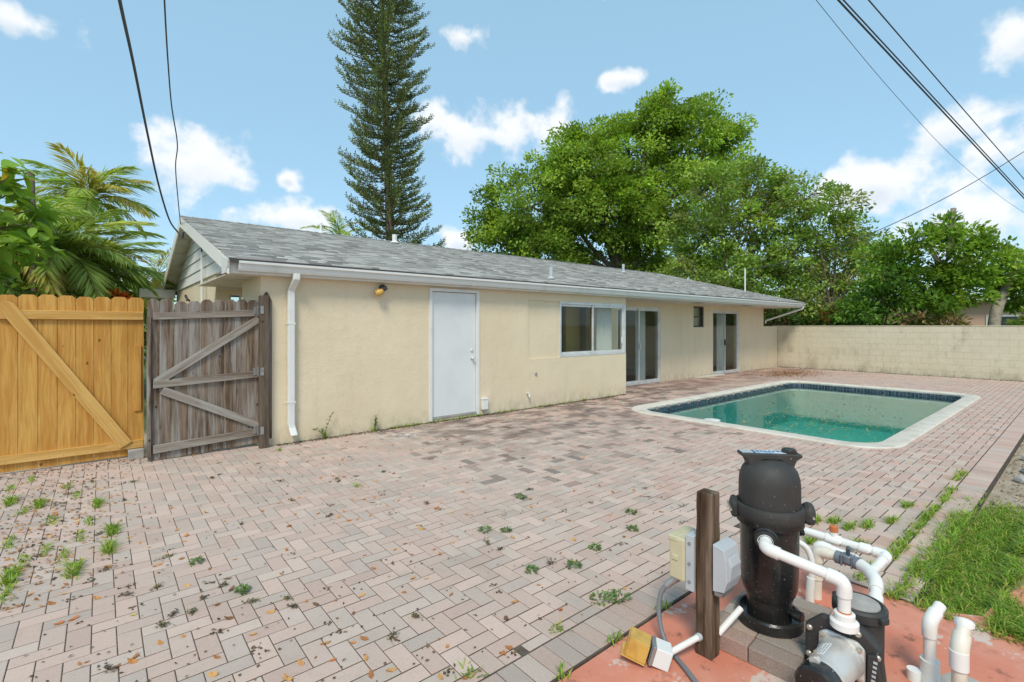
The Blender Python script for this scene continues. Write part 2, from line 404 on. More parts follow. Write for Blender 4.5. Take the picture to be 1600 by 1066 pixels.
def quads(name, V, tint, mat, parent=None):                 # V (n,k,3): n separate k-gons, tint (n,3)
    n, k = V.shape[:2]
    me = bpy.data.meshes.new(name)
    me.vertices.add(n*k); me.vertices.foreach_set('co', V.astype(np.float32).ravel())
    me.loops.add(n*k); me.loops.foreach_set('vertex_index', np.arange(n*k, dtype=np.int32))
    me.polygons.add(n); me.polygons.foreach_set('loop_start', np.arange(0, n*k, k, dtype=np.int32))
    me.update(calc_edges=True)
    a = me.attributes.new('tint', 'FLOAT_COLOR', 'POINT')
    t = np.repeat(np.c_[tint, np.ones(n)], k, axis=0).astype(np.float32)
    a.data.foreach_set('color', t.ravel())
    me.materials.append(M[mat])
    o = link(name, me, parent); o.color = (0, 0, 0, 1)
    return o

# ------------------------------------------------------------------ ground
PX0, PX1, PY0, PY1 = 7.55, 15.52, 1.62, 5.84                # pool coping, outer
gm = MB()
def gquad(x0, x1, y0, y1): gm.add([(x0,y0,-.085),(x1,y0,-.085),(x1,y1,-.085),(x0,y1,-.085)], [(0,1,2,3)])
i = .15                                                     # the sheet is cut out under the pool
gquad(-900, PX0+i, -900, 900); gquad(PX1-i, 900, -900, 900); gquad(PX0+i, PX1-i, -900, PY0+i); gquad(PX0+i, PX1-i, PY1-i, 900)
tag(gm.build('ground', 'soil'), 'bare sandy soil and grass around the patio and under the trees', None, None, 'structure')
# painted concrete pad
pm = MB(); pm.prism([(-6,-5),(9,-5),(9,.30),(6.2,.31),(4.6,.24),(4.05,.36),(3.75,.40),(3.6,.60),(3.6,1.565),(-6,1.565)], 2, -.2, -.012)
tag(pm.build('concrete_pad', 'conc'), 'worn red painted concrete pad under the pool equipment', None, None, 'structure')

# ------------------------------------------------------------------ patio
PAT = tag(thing('patio', 'pink and grey herringbone paver patio around the pool', None), None, None, None, 'structure')
bm_ = MB()
def base(x0, x1, y0, y1): bm_.box(x0, x1, y0, y1, -.3, -.0040)
base(-3, 1.615, 1.57, 7.62); base(1.615, 3.6, 1.57, 7.075); base(3.6, PX0+.12, .675, 7.075)
base(PX0+.12, PX1-.12, .675, PY0+.12); base(PX0+.12, 9.46, PY1-.12, 7.075); base(9.46, PX1-.12, PY1-.12, 7.995); base(PX1-.12, 20.28, .675, 7.995)
bm_.build('joint_sand', 'joint', PAT)
def inpool(x, y, m):                                        # inside the coping's outer outline shrunk by m
    x0, x1, y0, y1 = PX0+m, PX1-m, PY0+m, PY1-m; r = .62-m*.5
    if x < x0 or x > x1 or y < y0 or y > y1: return False
    cx = min(max(x, x0+r), x1-r); cy = min(max(y, y0+r), y1-r)
    return (x-cx)**2+(y-cy)**2 <= r*r
REG = [(-3,1.615,1.785,7.62),(1.615,9.46,1.785,7.075),(9.46,20.28,1.785,7.995),(3.91,20.28,.885,1.785)]
def inreg(x, y):
    for a, b, c, d in REG:
        if a-1e-6 <= x <= b+1e-6 and c-1e-6 <= y <= d+1e-6: return (a, b, c, d)
    return None
bricks = []                                                 # (x0,x1,y0,y1)
S = .1; ox, oy = .065, .055
for ix in range(-32, 205):
    for iy in range(5, 82):
        r = (ix+iy) % 4
        if r == 0: w, h = 2, 1
        elif r == 2: w, h = 1, 2
        else: continue
        x0, y0 = ix*S+ox, iy*S+oy; x1, y1 = x0+w*S, y0+h*S
        cx, cy = (x0+x1)/2, (y0+y1)/2
        cs = [(x0,y0),(x1,y0),(x1,y1),(x0,y1)]
        if not all(inreg(*c) for c in cs):
            q = inreg(cx, cy) or next((inreg(*c) for c in cs if inreg(*c)), None)
            if not q: continue
            x0, x1, y0, y1 = max(x0, q[0]), min(x1, q[1]), max(y0, q[2]), min(y1, q[3])
            if x1-x0 < .025 or y1-y0 < .025: continue
            cs = [(x0,y0),(x1,y0),(x1,y1),(x0,y1)]
        if all(inpool(*c, .10) for c in cs): continue
        bricks.append((x0, x1, y0, y1))
k = -3.0
while k < 3.6: bricks.append((k, min(k+.1, 3.6), 1.575, 1.783)); k += .1                       # soldier course at the pad
k = 3.912
while k < 20.2: bricks.append((k, k+.1, .675, .883)); k += .1                                   # soldier course at the soil
for j in range(3):
    yy = .675+(.1 if j == 1 else 0); x0 = 3.605+.1*j
    if j == 1: bricks.append((x0, x0+.1, .675, .775))
    while yy < 1.78: bricks.append((x0, x0+.1, yy, min(yy+.2, 1.783))); yy += .2
PAL = [(0.48, 0.32, 0.257), (0.475, 0.308, 0.25), (0.508, 0.348, 0.283), (0.446, 0.348, 0.291), (0.408, 0.332, 0.279), (0.465, 0.36, 0.298), (0.494, 0.344, 0.283), (0.38, 0.308, 0.261), (0.503, 0.36, 0.298)]
RED = [(0.47, 0.258, 0.2), (0.49, 0.283, 0.219), (0.451, 0.262, 0.212), (0.51, 0.328, 0.266), (0.441, 0.312, 0.258)]
def tintfor(x, y):
    red = min(1, max(0, (x-3.0)/5))*.6
    c = rng.choice(RED) if rng.random() < red else rng.choice(PAL)
    c = tuple(.58*v+.42*w for v, w in zip(c, (.505,.395,.32))); f = rng.uniform(1.0, 1.22)
    if y < 1.8 and x < 3.7: f *= .84
    if 3.0 < x < 9.0 and 3.4 < y < 7.0 and rng.random() < .22: f *= rng.uniform(.45, .8)
    return tuple(v*f for v in c)
def seen(b):                                               # projected size of a paver seen from the photograph's viewpoint
    x, y = (b[0]+b[1])/2, (b[2]+b[3])/2
    d = x*.6435+y*.7655; l = x*.7655-y*.6435
    if d < .5: return 0
    px = 800+765*l/d; py = 509.5+765*1.6/d
    if not (0 < px < 1600 and py < 1066): return 0
    return (b[1]-b[0])*(b[3]-b[2])/d**3
def brick_geo(m, b, z, tint=None, loc=None):
    j = .0025; c = .0022; zt = z
    x0, x1, y0, y1 = b[0]+j*.9, b[1]-j*.9, b[2]+j*1.9, b[3]-j*1.9
    if loc: x0 -= loc[0]; x1 -= loc[0]; y0 -= loc[1]; y1 -= loc[1]
    tx, ty = rng.uniform(-.0006, .0006), rng.uniform(-.0006, .0006)
    def zz(s, t): return zt+tx*s+ty*t
    vs = [(x0,y0,-.05),(x1,y0,-.05),(x1,y1,-.05),(x0,y1,-.05),
          (x0,y0,zz(-1,-1)-c),(x1,y0,zz(1,-1)-c),(x1,y1,zz(1,1)-c),(x0,y1,zz(-1,1)-c),
          (x0+c,y0+c,zz(-1,-1)),(x1-c,y0+c,zz(1,-1)),(x1-c,y1-c,zz(1,1)),(x0+c,y1-c,zz(-1,1))]
    fs = [(8,9,10,11)]
    for a in range(4):
        e = (a+1) % 4; fs += [(a, e, 4+e, 4+a), (4+a, 4+e, 8+e, 8+a)]
    m.add(vs, fs, tint)
order = sorted(range(len(bricks)), key=lambda i: -seen(bricks[i]))
near = set(order[:300]); cache = {}
rest = MB()
for i, b in enumerate(bricks):
    t = tintfor((b[0]+b[1])/2, (b[2]+b[3])/2)
    if i in near:
        cx, cy = (b[0]+b[1])/2, (b[2]+b[3])/2
        key = (round(b[1]-b[0], 3), round(b[3]-b[2], 3), i % 3)
        if key not in cache:
            mb = MB(); brick_geo(mb, b, 0, None, (cx, cy)); cache[key] = mb.mesh('paver', 'paver')
        o = link('paver', cache[key], PAT, (cx, cy, rng.uniform(-.0008, .001))); o.color = (*t, 1)
    else: brick_geo(rest, b, rng.uniform(-.0008, .001), t)
o = rest.build('paver_field', 'paver', PAT, tint=True); o.color = (0, 0, 0, 1); o['kind'] = 'stuff'

# ------------------------------------------------------------------ pool
POOL = thing('swimming_pool', 'rounded rectangular swimming pool with cream coping and green water', 'pool', ((PX0+PX1)/2, (PY0+PY1)/2, 0))
def rrect(m, r, n=8):
    x0, x1, y0, y1 = PX0+m, PX1-m, PY0+m, PY1-m; out = []
    for (cx, cy, a0) in ((x1-r, y0+r, -90), (x1-r, y1-r, 0), (x0+r, y1-r, 90), (x0+r, y0+r, 180)):
        for k in range(n+1):
            a = rad(a0+90*k/n); out.append((cx+r*math.cos(a), cy+r*math.sin(a)))
    return out
def rings(m, loops, closed_top=False):                      # loops of (outline, z)
    n = len(loops[0][0]); vs = [(x, y, z) for ol, z in loops for x, y in ol]
    fs = [(i*n+k, i*n+(k+1) % n, (i+1)*n+(k+1) % n, (i+1)*n+k) for i in range(len(loops)-1) for k in range(n)]
    if closed_top: fs.append(tuple(range((len(loops)-1)*n, len(loops)*n)))
    m.add(vs, fs)
cm = MB(); rings(cm, [(rrect(0, .62), -.03), (rrect(0, .62), .012), (rrect(.012, .61), .024), (rrect(.24, .44), .024), (rrect(.26, .42), .012), (rrect(.265, .42), -.01), (rrect(.255, .425), -.032), (rrect(.0, .62), -.03)])
cm.build('coping', 'coping', POOL, smooth=40)
w = MB(); rings(w, [(rrect(.27, .415), -.03), (rrect(.27, .415), -1.1), (rrect(.9, .3), -1.45)], True); w.build('basin', 'basin', POOL)
gmm = MB(); rings(gmm, [(rrect(.273, .412), -.031), (rrect(.273, .412), -.19)]); gmm.build('tile_grout', 'grout', POOL)
tm = MB(); ol = rrect(.276, .409, 12)
per = []
for a, b in zip(ol, ol[1:]+ol[:1]):
    L_ = math.hypot(b[0]-a[0], b[1]-a[1]); n = max(1, round(L_/.076)) if L_ > .05 else 1
    for q in range(n): per.append(((a[0]+(b[0]-a[0])*q/n, a[1]+(b[1]-a[1])*q/n), (a[0]+(b[0]-a[0])*(q+1)/n, a[1]+(b[1]-a[1])*(q+1)/n)))
for (a, b) in per:
    for row in range(2):
        z1 = -.035-row*.077; z0 = z1-.073; e = .04
        p = (a[0]+(b[0]-a[0])*e, a[1]+(b[1]-a[1])*e); q = (b[0]+(a[0]-b[0])*e, b[1]+(a[1]-b[1])*e)
        tm.add([(*p, z0), (*q, z0), (*q, z1), (*p, z1)], [(0,1,2,3)])
o = tm.build('waterline_tiles', 'tile', POOL); o['kind'] = 'stuff'
stp = MB()
for k in range(3): stp.box(PX0+1.0, PX0+2.2, PY1-.32-.35*(3-k), PY1-.275, -.6-.25*k, -.42-.25*k)
stp.build('step', 'basin', POOL)
wm = MB(); ol = rrect(.277, .41); wm.add([(x, y, -.105) for x, y in ol], [tuple(range(len(ol)))]); wm.build('water', 'water', POOL)
MB().lathe([(.13, .0), (.13, .014), (.12, .018)], (7.9, 4.15, .004), 24).build('skimmer_lid', 'white', POOL, smooth=30)
# ------------------------------------------------------------------ house
HOUSE = thing('house', 'low cream stucco house with grey shingle roof beside the pool', 'house', (9, 10, 0))
FY, BY, X0, X1 = 7.08, 8.0, 1.62, 19.07
T = .18; TOP = 2.262
wl = MB()
def fw(x0, x1, z0, z1, y=FY): wl.box(x0, x1, y, y+T, z0, z1)
# projecting room
fw(X0, 4.16, -.06, TOP); fw(4.16, 5.18, 2.235, TOP); fw(4.16, 5.18, -.06, .045); fw(5.18, 6.37, -.06, TOP)
fw(6.37, 9.45, -.06, .955); fw(6.37, 9.45, 2.105, TOP)
wl.box(6.37, 7.24, FY+.025, FY+T, .955, 2.105)                                   # blanked part of the window
wl.box(X0, X0+T, FY+T, BY+T, -.06, TOP)                                          # left return
wl.box(9.45-.16, 9.45, FY+T, BY+T, -.06, .955); wl.box(9.45-.16, 9.45, FY+T, BY+T, 2.105, TOP)
wl.box(9.29, 9.448, BY, BY+T, .955, 2.105)
# main wall behind
def bw(x0, x1, z0, z1): wl.box(x0, x1, BY, BY+T, z0, z1)
bw(9.45, 10.30, -.06, TOP); bw(10.30, 12.30, 2.12, TOP); bw(12.30, 14.08, -.06, TOP); bw(14.08, 14.72, -.06, 1.56); bw(14.08, 14.72, 2.215, TOP)
bw(14.72, 15.26, -.06, TOP); bw(15.26, 17.10, 2.115, TOP); bw(17.10, X1, -.06, TOP)
wl.box(X1-T, X1, BY+T, 15.2, -.06, TOP)                                           # hip end wall
# alcove behind the gate and gable end wall
wl.box(X0+T, 2.2, BY, BY+T, -.06, TOP); wl.box(2.2, 2.2+T, BY+T, 9.6, -.06, TOP)
wl.box(1.5, 1.66, 9.6, 15.2, -.06, 2.478)
wl.box(1.66, 1.70, 9.6, 9.72, -.06, 2.22); wl.box(2.06, 2.2, 9.6, 9.72, -.06, 2.22); wl.box(1.70, 2.06, 9.6, 9.72, -.06, 1.62); wl.box(1.70, 2.06, 9.6, 9.72, 2.16, 2.22)
for (x0, x1, z0, z1) in ((1.66, 6.4, -.06, TOP), (6.4, 8.6, -.06, .2), (6.4, 8.6, 2.1, TOP), (8.6, 14.2, -.06, TOP), (14.2, 16.4, -.06, .2), (14.2, 16.4, 2.1, TOP), (16.4, X1-T, -.06, TOP)): wl.box(x0, x1, 15.02, 15.2, z0, z1)
wl.build('wall', 'stucco', HOUSE)
B(1.503, 2.2, 9.52, 9.72, 2.22, 2.42).build('lintel', 'soffit', HOUSE)
aw = B(1.70, 2.06, 9.64, 9.66, 1.62, 2.16).build('window', 'glass', HOUSE)
fr = MB(); fr.box(1.70, 1.73, 9.62, 9.68, 1.62, 2.16).box(2.03, 2.06, 9.62, 9.68, 1.62, 2.16).box(1.865, 1.895, 9.62, 9.68, 1.62, 2.16).box(1.73, 1.865, 9.62, 9.68, 2.13, 2.16).box(1.895, 2.03, 9.62, 9.68, 2.13, 2.16)
fr.build('frame', 'white', aw)
# rooms behind the glass
rm = MB(); rm.box(5.6, 9.28, 7.28, 7.3, 0, .9)
rm.box(5.5, 5.6, 7.27, 15.0, 0, 2.4).box(18.8, 18.88, 8.19, 15.0, 0, 2.4).box(13.2, 13.3, 8.19, 15.0, 0, 2.4)
rm.build('interior_wall', 'roomwall', HOUSE)
MB().box(5.6, 9.28, 7.28, 8.19, -.04, .01).box(5.6, 18.8, 8.19, 15.0, -.04, .01).build('interior_floor', 'roomfloor', HOUSE); MB().box(5.6, 9.28, 7.28, 8.19, 2.34, 2.36).box(5.6, 18.8, 8.19, 15.0, 2.34, 2.36).build('interior_ceiling', 'white', HOUSE)
B(8.75, 9.25, 8.35, 8.42, 0.02, 2.4).build('interior_partition', 'roomyellow', HOUSE)
B(5.7, 8.9, 7.31, 7.85, .80, .87).build('counter', 'roomfloor', HOUSE)
MB().tube(bez([(7.55,7.6,.87),(7.55,7.6,1.13),(7.5,7.52,1.2),(7.42,7.45,1.14)]), .012, 8).tube([(7.7,7.6,.87),(7.7,7.6,1.2)], .014, 8).build('faucet', 'alu', HOUSE, smooth=40)
def drape(x0, x1, y, z0, z1, n, amp, name='curtain'):
    m = MB(); vs = []; N_ = n*8
    for i in range(N_+1):
        x = x0+(x1-x0)*i/N_; yy = y+amp*math.sin(2*math.pi*i/8)
        vs += [(x, yy, z0), (x, yy, z1)]
    m.add(vs, [(2*i, 2*i+2, 2*i+3, 2*i+1) for i in range(N_)])
    return m.build(name, 'curtain', HOUSE, smooth=60)
drape(8.72, 9.25, 7.36, .98, 2.08, 6, .03); drape(11.55, 11.98, 8.32, .05, 2.1, 6, .03); drape(16.15, 16.62, 8.32, .05, 2.1, 5, .035)

# windows and doors
def framed(name, x0, x1, z0, z1, y, sashes, fwid=.045, depth=.07, m='alu', label=None, sill=True):
    """a frame with sliding panels, each sash its own sub-part with its own pane"""
    f = MB(); f.box(x0, x1, y, y+depth, z1-fwid, z1).box(x0, x1, y-.01, y+depth, z0, z0+fwid).box(x0, x0+fwid, y, y+depth, z0+fwid, z1-fwid).box(x1-fwid, x1, y, y+depth, z0+fwid, z1-fwid)
    o = f.build(name, m, HOUSE, bevel=.003)
    if label: o['label'] = label
    for (a, b, dy) in sashes:
        s = MB(); w_ = .042; yy = y+dy
        s.box(a, a+w_, yy, yy+.022, z0+fwid+.002, z1-fwid-.002).box(b-w_, b, yy, yy+.022, z0+fwid+.002, z1-fwid-.002)
        s.box(a+w_, b-w_, yy, yy+.022, z0+fwid+.002, z0+fwid+.05).box(a+w_, b-w_, yy, yy+.022, z1-fwid-.045, z1-fwid-.002)
        s.build('sash', m, o, bevel=.002)
        MB().box(a+w_-.003, b-w_+.003, yy+.008, yy+.013, z0+fwid+.047, z1-fwid-.042).build('pane', 'glass', o)
    return o
WIN = framed('window', 7.24, 9.40, .955, 2.105, FY+.004, [(7.28, 8.33, .035), (8.27, 9.36, .01)], .05, .085)
B(9.40, 9.447, FY+.006, FY+.10, .955, 2.105).build('corner_post', 'alu', HOUSE)
B(9.28, 9.32, FY-.012, FY+.012, 1.20, 1.34).build('latch', 'white', WIN)
sd = framed('sliding_door', 10.30, 12.30, .0, 2.12, BY+.01, [(10.36, 11.36, .05), (11.28, 12.25, .02)], .055, .10)
B(11.30, 11.325, BY-.005, BY+.028, .95, 1.12).build('handle', 'alu', sd)
sd2 = framed('sliding_door', 15.26, 17.10, .0, 2.115, BY+.01, [(15.31, 16.24, .05), (16.14, 17.05, .02)], .05, .10)
B(16.10, 16.14, BY-.01, BY+.03, .95, 1.15).build('handle', 'dark', sd2)
B(14.0, 15.6, BY-.24, BY-.04, -.004, .03).build('threshold', 'coping', HOUSE, bevel=.004)
sw = framed('window', 14.08, 14.72, 1.56, 2.215, BY+.03, [], .045, .08, 'dark', 'small dark framed bathroom window')
B(14.125, 14.675, BY+.055, BY+.085, 1.87, 1.905).build('rail', 'dark', sw)
B(14.125, 14.675, BY+.075, BY+.08, 1.605, 2.17).build('pane', 'glass', sw); B(14.1, 14.7, BY+.16, BY+.17, 1.58, 2.2).build('blind', 'roomwall', sw)
# white door
fr = MB(); fr.box(4.16, 4.215, FY-.022, FY+.12, .02, 2.235).box(5.125, 5.18, FY-.022, FY+.12, .02, 2.235).box(4.215, 5.125, FY-.022, FY+.12, 2.18, 2.235)
DOOR = B(4.222, 5.118, FY+.02, FY+.065, .075, 2.172).build('door', 'door', HOUSE, bevel=.003)
fr.build('frame', 'white', DOOR, bevel=.003)
B(4.215, 5.125, FY-.01, FY+.12, .046, .07).build('threshold', 'greyconc', DOOR)
ry = Matrix.Rotation(rad(90), 4, 'X')
MB().lathe([(.034, 0), (.034, .008), (.013, .012), (.013, .03), (.026, .038), (.031, .052), (.022, .064), (.004, .066)], (5.035, FY+.02, 1.03), 20, ry).build('knob', 'alu', DOOR, smooth=40)
MB().lathe([(.03, 0), (.03, .012), (.022, .018), (.004, .019)], (5.035, FY+.02, 1.17), 20, ry).build('deadbolt', 'alu', DOOR, smooth=40)

# eaves, gutter, fascia
EY, EZ, RY, RZ = 6.85, 2.44, 11.6, 3.76
GX, RX0, HX = 1.22, 17.5, 19.86
slope = (RZ-EZ)/(RY-EY)
B(GX+.02, HX-.06, EY+.10, EY+.115, 2.265, 2.40).build('fascia', 'white', HOUSE)
so = MB(); so.box(GX+.02, 9.45, EY+.115, FY-.001, 2.262, 2.275); so.box(9.45, HX-.08, EY+.115, BY+.05, 2.262, 2.275); so.box(GX+.02, X0, FY, 9.6, 2.262, 2.275)
so.box(X1, HX-.08, BY+.05, 15.3, 2.262, 2.275); so.box(X0, 2.2, BY+T+.002, 9.6, 2.262, 2.275)
so.build('soffit', 'soffit', HOUSE)
for x in (12.9, 15.9):
    v = B(x, x+.4, 7.2, 7.4, 2.256, 2.261).build('soffit_vent', 'dark', HOUSE)
prof = [(EY+.095, 2.30), (EY+.03, 2.295), (EY+.012, 2.33), (EY+.005, 2.372), (EY-.022, 2.385), (EY-.022, 2.415), (EY-.004, 2.415), (EY-.004, 2.40), (EY+.095, 2.40)]
gut = MB().prism(prof, 0, GX+.10, HX).build('gutter', 'white', HOUSE)
gut.data.flip_normals() if False else None
for x in (4.9, 9.9, 14.6): MB().prism([(p[0]-.003 if k in (1, 2, 3, 4, 5) else p[0], p[1]-(.004 if k in (0, 1) else 0)) for k, p in enumerate(prof)], 0, x, x+.05).build('gutter_joint', 'white', gut)
MB().box(HX-.06, HX-.04, EY+.10, 15.5, 2.265, 2.40).build('fascia', 'white', HOUSE)
# downspout at the left, with offset elbow and kicked foot
ds = MB()
def rtube(pts, w_, d_):
    m = MB(); vs = []
    for (x, y, z, tx) in pts: vs += [(x-w_/2, y-d_/2, z), (x+w_/2, y-d_/2, z), (x+w_/2, y+d_/2, z), (x-w_/2, y+d_/2, z)]
    fs = [(4*i+k, 4*i+(k+1) % 4, 4*i+4+(k+1) % 4, 4*i+4+k) for i in range(len(pts)-1) for k in range(4)]+[(3,2,1,0), tuple(range(4*len(pts)-4, 4*len(pts)))]
    m.add(vs, fs); return m
dsx = 1.985
dso = rtube([(dsx+.03, EY+.05, 2.30, 0), (dsx+.03, EY+.05, 2.22, 0), (dsx+.02, EY+.10, 2.17, 0), (dsx, FY-.047, 2.08, 0), (dsx, FY-.045, 2.0, 0), (dsx, FY-.045, .26, 0), (dsx+.008, FY-.05, .22, 0), (dsx+.02, FY-.11, .12, 0)], .088, .075).build('downspout', 'white', HOUSE, bevel=.012)
for z in (1.62, .55): B(dsx-.05, dsx+.05, FY-.086, FY-.001, z, z+.025).build('strap', 'white', dso)
# second downspout sloping from the far gutter corner to the house wall
MB().tube([(HX-.10, EY+.03, 2.31), (HX-.10, EY+.05, 2.24), (HX-.14, EY+.14, 2.20), (19.13, BY-.06, 1.80), (19.12, BY-.05, 1.70)], .034, 8).build('downspout', 'white', HOUSE, smooth=50)

# roof
BEY, BEZ = 15.75, 2.47
ROOF = MB()
fr_ = [(GX, EY, EZ), (HX, EY, EZ), (RX0, RY, RZ), (GX, RY, RZ)]
def slab(m, poly, t=.05):
    n = len(poly); m.add(list(poly)+[(x, y, z-t) for x, y, z in poly], [tuple(range(n)), tuple(range(n, 2*n))[::-1]]+[(i, n+i, n+(i+1) % n, (i+1) % n) for i in range(n)])
slab(ROOF, fr_); slab(ROOF, [(GX, RY, RZ-.002), (RX0, RY, RZ-.002), (HX, BEY, BEZ), (GX, BEY, BEZ)]); slab(ROOF, [(HX, EY, EZ-.002), (HX, BEY, BEZ-.002), (RX0, RY, RZ-.004)])
ROOF = ROOF.build('roof', 'felt', HOUSE)
sn = Vector((0, -slope, 1)).normalized(); sv = Vector((0, 1, slope)).normalized()
SL = math.hypot(RY-EY, RZ-EZ); EXPO = .142; ncourse = int(SL/EXPO)+1
SP = [(.45,.435,.40),(.41,.395,.365),(.48,.46,.425),(.37,.355,.33),(.44,.425,.39),(.51,.49,.45),(.30,.288,.27)]
shl = []
for c in range(ncourse):
    s0 = c*EXPO; s1 = min(s0+EXPO+.01, SL)
    y_ = EY+(RY-EY)*s0/SL
    xr = HX-(HX-RX0)*s0/SL
    x = GX-.02+rng.uniform(-.3, 0)
    while x < xr:
        w_ = rng.choice((.11, .15, .2, .24, .3)); xa, xb = max(x, GX-.02), min(x+w_, xr); x += w_
        if xb-xa < .03: continue
        shl.append((xa, xb, s0, s1, rng.choice((.006, .018))))
def shingle_geo(m, xa, xb, s0, s1, th, tint=None, org=None):
    O = Vector((0, EY, EZ)); g_ = .0015
    def P(x, s, h):
        v = O+sv*s+sn*h; v.x = x
        if org: v -= org
        return v
    b0 = .0015+th; b1 = .003
    vs = [P(xa+g_, s0-.004, 0), P(xb-g_, s0-.004, 0), P(xb-g_, s1, 0), P(xa+g_, s1, 0), P(xa+g_, s0-.004, b0+.004), P(xb-g_, s0-.004, b0+.004), P(xb-g_, s1, b1), P(xa+g_, s1, b1)]
    m.add(vs, [(4,5,6,7),(0,1,5,4),(1,2,6,5),(3,0,4,7)], tint)
def sseen(q):
    x = (q[0]+q[1])/2; y = EY+(RY-EY)*q[2]/SL; d = x*.6435+y*.7655
    return (q[1]-q[0])/d**3
so_ = set(sorted(range(len(shl)), key=lambda i: -sseen(shl[i]))[:300]); rest = MB(); cache = {}
for i, q in enumerate(shl):
    t = rng.choice(SP); f_ = rng.uniform(.9, 1.1); t = tuple(v*f_ for v in t)
    if i in so_:
        wq = q[1]-q[0]; key = (round(wq, 3), q[4], round(q[3]-q[2], 3)); org = Vector((0, EY, EZ))
        if key not in cache:
            mb = MB(); shingle_geo(mb, -wq/2, wq/2, 0, q[3]-q[2], q[4], None, org); cache[key] = mb.mesh('shingle', 'shingle')
        o = link('shingle', cache[key], ROOF, Vector(((q[0]+q[1])/2, EY, EZ))+sv*q[2]); o.color = (*t, 1)
    else: shingle_geo(rest, *q, t)
o = rest.build('shingle_field', 'shingle', ROOF, tint=True); o.color = (0, 0, 0, 1); o['kind'] = 'stuff'
rc = MB(); x = GX-.02
while x < RX0: rc.add([(x, RY-.12, RZ-.12*slope+.022), (x+.2, RY-.12, RZ-.12*slope+.014), (x+.2, RY, RZ+.016), (x, RY, RZ+.026), (x, RY+.12, RZ-.02), (x+.2, RY+.12, RZ-.03)], [(0,1,2,3), (3,2,5,4)], rng.choice(SP)); x += .2
n_ = 26
for k in range(n_):
    def hp(u, off):
        p = Vector((HX, EY, EZ)).lerp(Vector((RX0, RY, RZ)), u); return (p.x+off, p.y, p.z+.02-abs(off)*.25)
    u0, u1 = k/n_, (k+1.1)/n_
    rc.add([hp(u0, -.13), hp(u0, 0), hp(u1, 0), hp(u1, -.13), hp(u0, .13), hp(u1, .13)], [(0,1,2,3), (1,4,5,2)], rng.choice(SP))
o = rc.build('ridge_cap', 'shingle', ROOF, tint=True); o.color = (0, 0, 0, 1)
# gable end: rake boards, soffit boards, siding boards
def rz_f(y): return EZ+slope*(y-EY) if y <= RY else RZ-(RZ-BEZ)/(BEY-RY)*(y-RY)
def rake(y0, y1, nm):
    m = MB(); poly = [(y0, rz_f(y0)-.012), (y1, rz_f(y1)-.012), (y1, rz_f(y1)-.20), (y0, rz_f(y0)-.20)]
    m.prism(poly, 0, GX-.024, GX-.002); return m.build(nm, 'whitewood', HOUSE)
rake(EY+.02, RY, 'rake_board'); rake(RY, BEY, 'rake_board')
MB().prism([(EY+.0, 2.425), (EY+.36, 2.50), (EY+.36, 2.265), (EY+.10, 2.265), (EY+.0, 2.34)], 0, GX-.03, GX-.026).build('return_board', 'white', HOUSE)
nb = 15
for k in range(nb):
    ya, yb = RY+(BEY-.1-RY)*k/nb+.008, RY+(BEY-.1-RY)*(k+1)/nb-.004
    MB().prism([(ya, rz_f(ya)-.062), (yb, rz_f(yb)-.062), (yb, rz_f(yb)-.085), (ya, rz_f(ya)-.085)], 0, GX, 1.5).build('soffit_board', 'soffit', HOUSE)
for k in range(12):
    ya, yb = EY+.15+(RY-EY-.15)*k/12+.004, EY+.15+(RY-EY-.15)*(k+1)/12-.004
    MB().prism([(ya, rz_f(ya)-.062), (yb, rz_f(yb)-.062), (yb, rz_f(yb)-.085), (ya, rz_f(ya)-.085)], 0, GX, 1.5).build('soffit_board', 'soffit', HOUSE)
z = 2.48
while z < 3.60:
    z1 = min(z+.215, 3.63)
    def yr(zz):
        a = EY+(zz+.09-EZ)/slope; b = RY+(RZ-(zz+.09))/((RZ-BEZ)/(BEY-RY)); return max(a, 8.0), min(b, 15.2)
    a0, b0 = yr(z); a1, b1 = yr(z1-.008)
    m = MB(); m.add([(1.472, a0, z), (1.472, b0, z), (1.49, b1, z1-.008), (1.49, a1, z1-.008), (1.56, a0, z), (1.56, b0, z), (1.56, b1, z1-.008), (1.56, a1, z1-.008)], [(0,3,2,1), (0,1,5,4), (4,5,6,7), (2,3,7,6)])
    m.build('siding_board', 'whitewood', HOUSE); z += .215
MB().prism([(8.0, 2.478), (15.2, 2.478), (RY, 3.66)], 0, 1.57, 1.6).build('gable_backing', 'soffit', HOUSE)
# lean-to eave past the back of the gable
lt = MB(); lt.prism([(15.0, 2.30), (15.9, 2.30), (15.9, 2.42), (15.45, 2.52), (15.0, 2.52)], 0, .72, 1.46); lt.build('lean_to_roof', 'whitewood', HOUSE, bevel=.02)
# service entry: conduit on the gable wall with the drip loop at the peak
MB().tube([(1.42, 10.5, 2.95), (1.42, 10.5, .6)], .022, 8).build('service_conduit', 'white', HOUSE, smooth=40)
MB().tube(bez([(1.15, 11.45, 3.42), (1.2, 11.2, 3.28), (1.2, 11.0, 3.36), (1.3, 10.8, 3.28), (1.40, 10.58, 3.12), (1.42, 10.5, 2.95)]), .013, 6).build('drip_loop', 'wire', HOUSE, smooth=60)
MB().tube(bez([(1.45, 12.3, 2.12), (1.38, 12.3, 2.2), (1.36, 12.2, 2.24), (1.36, 12.05, 2.20), (1.36, 12.0, 2.12)]), .02, 6).build('wall_bracket', 'dark', HOUSE)
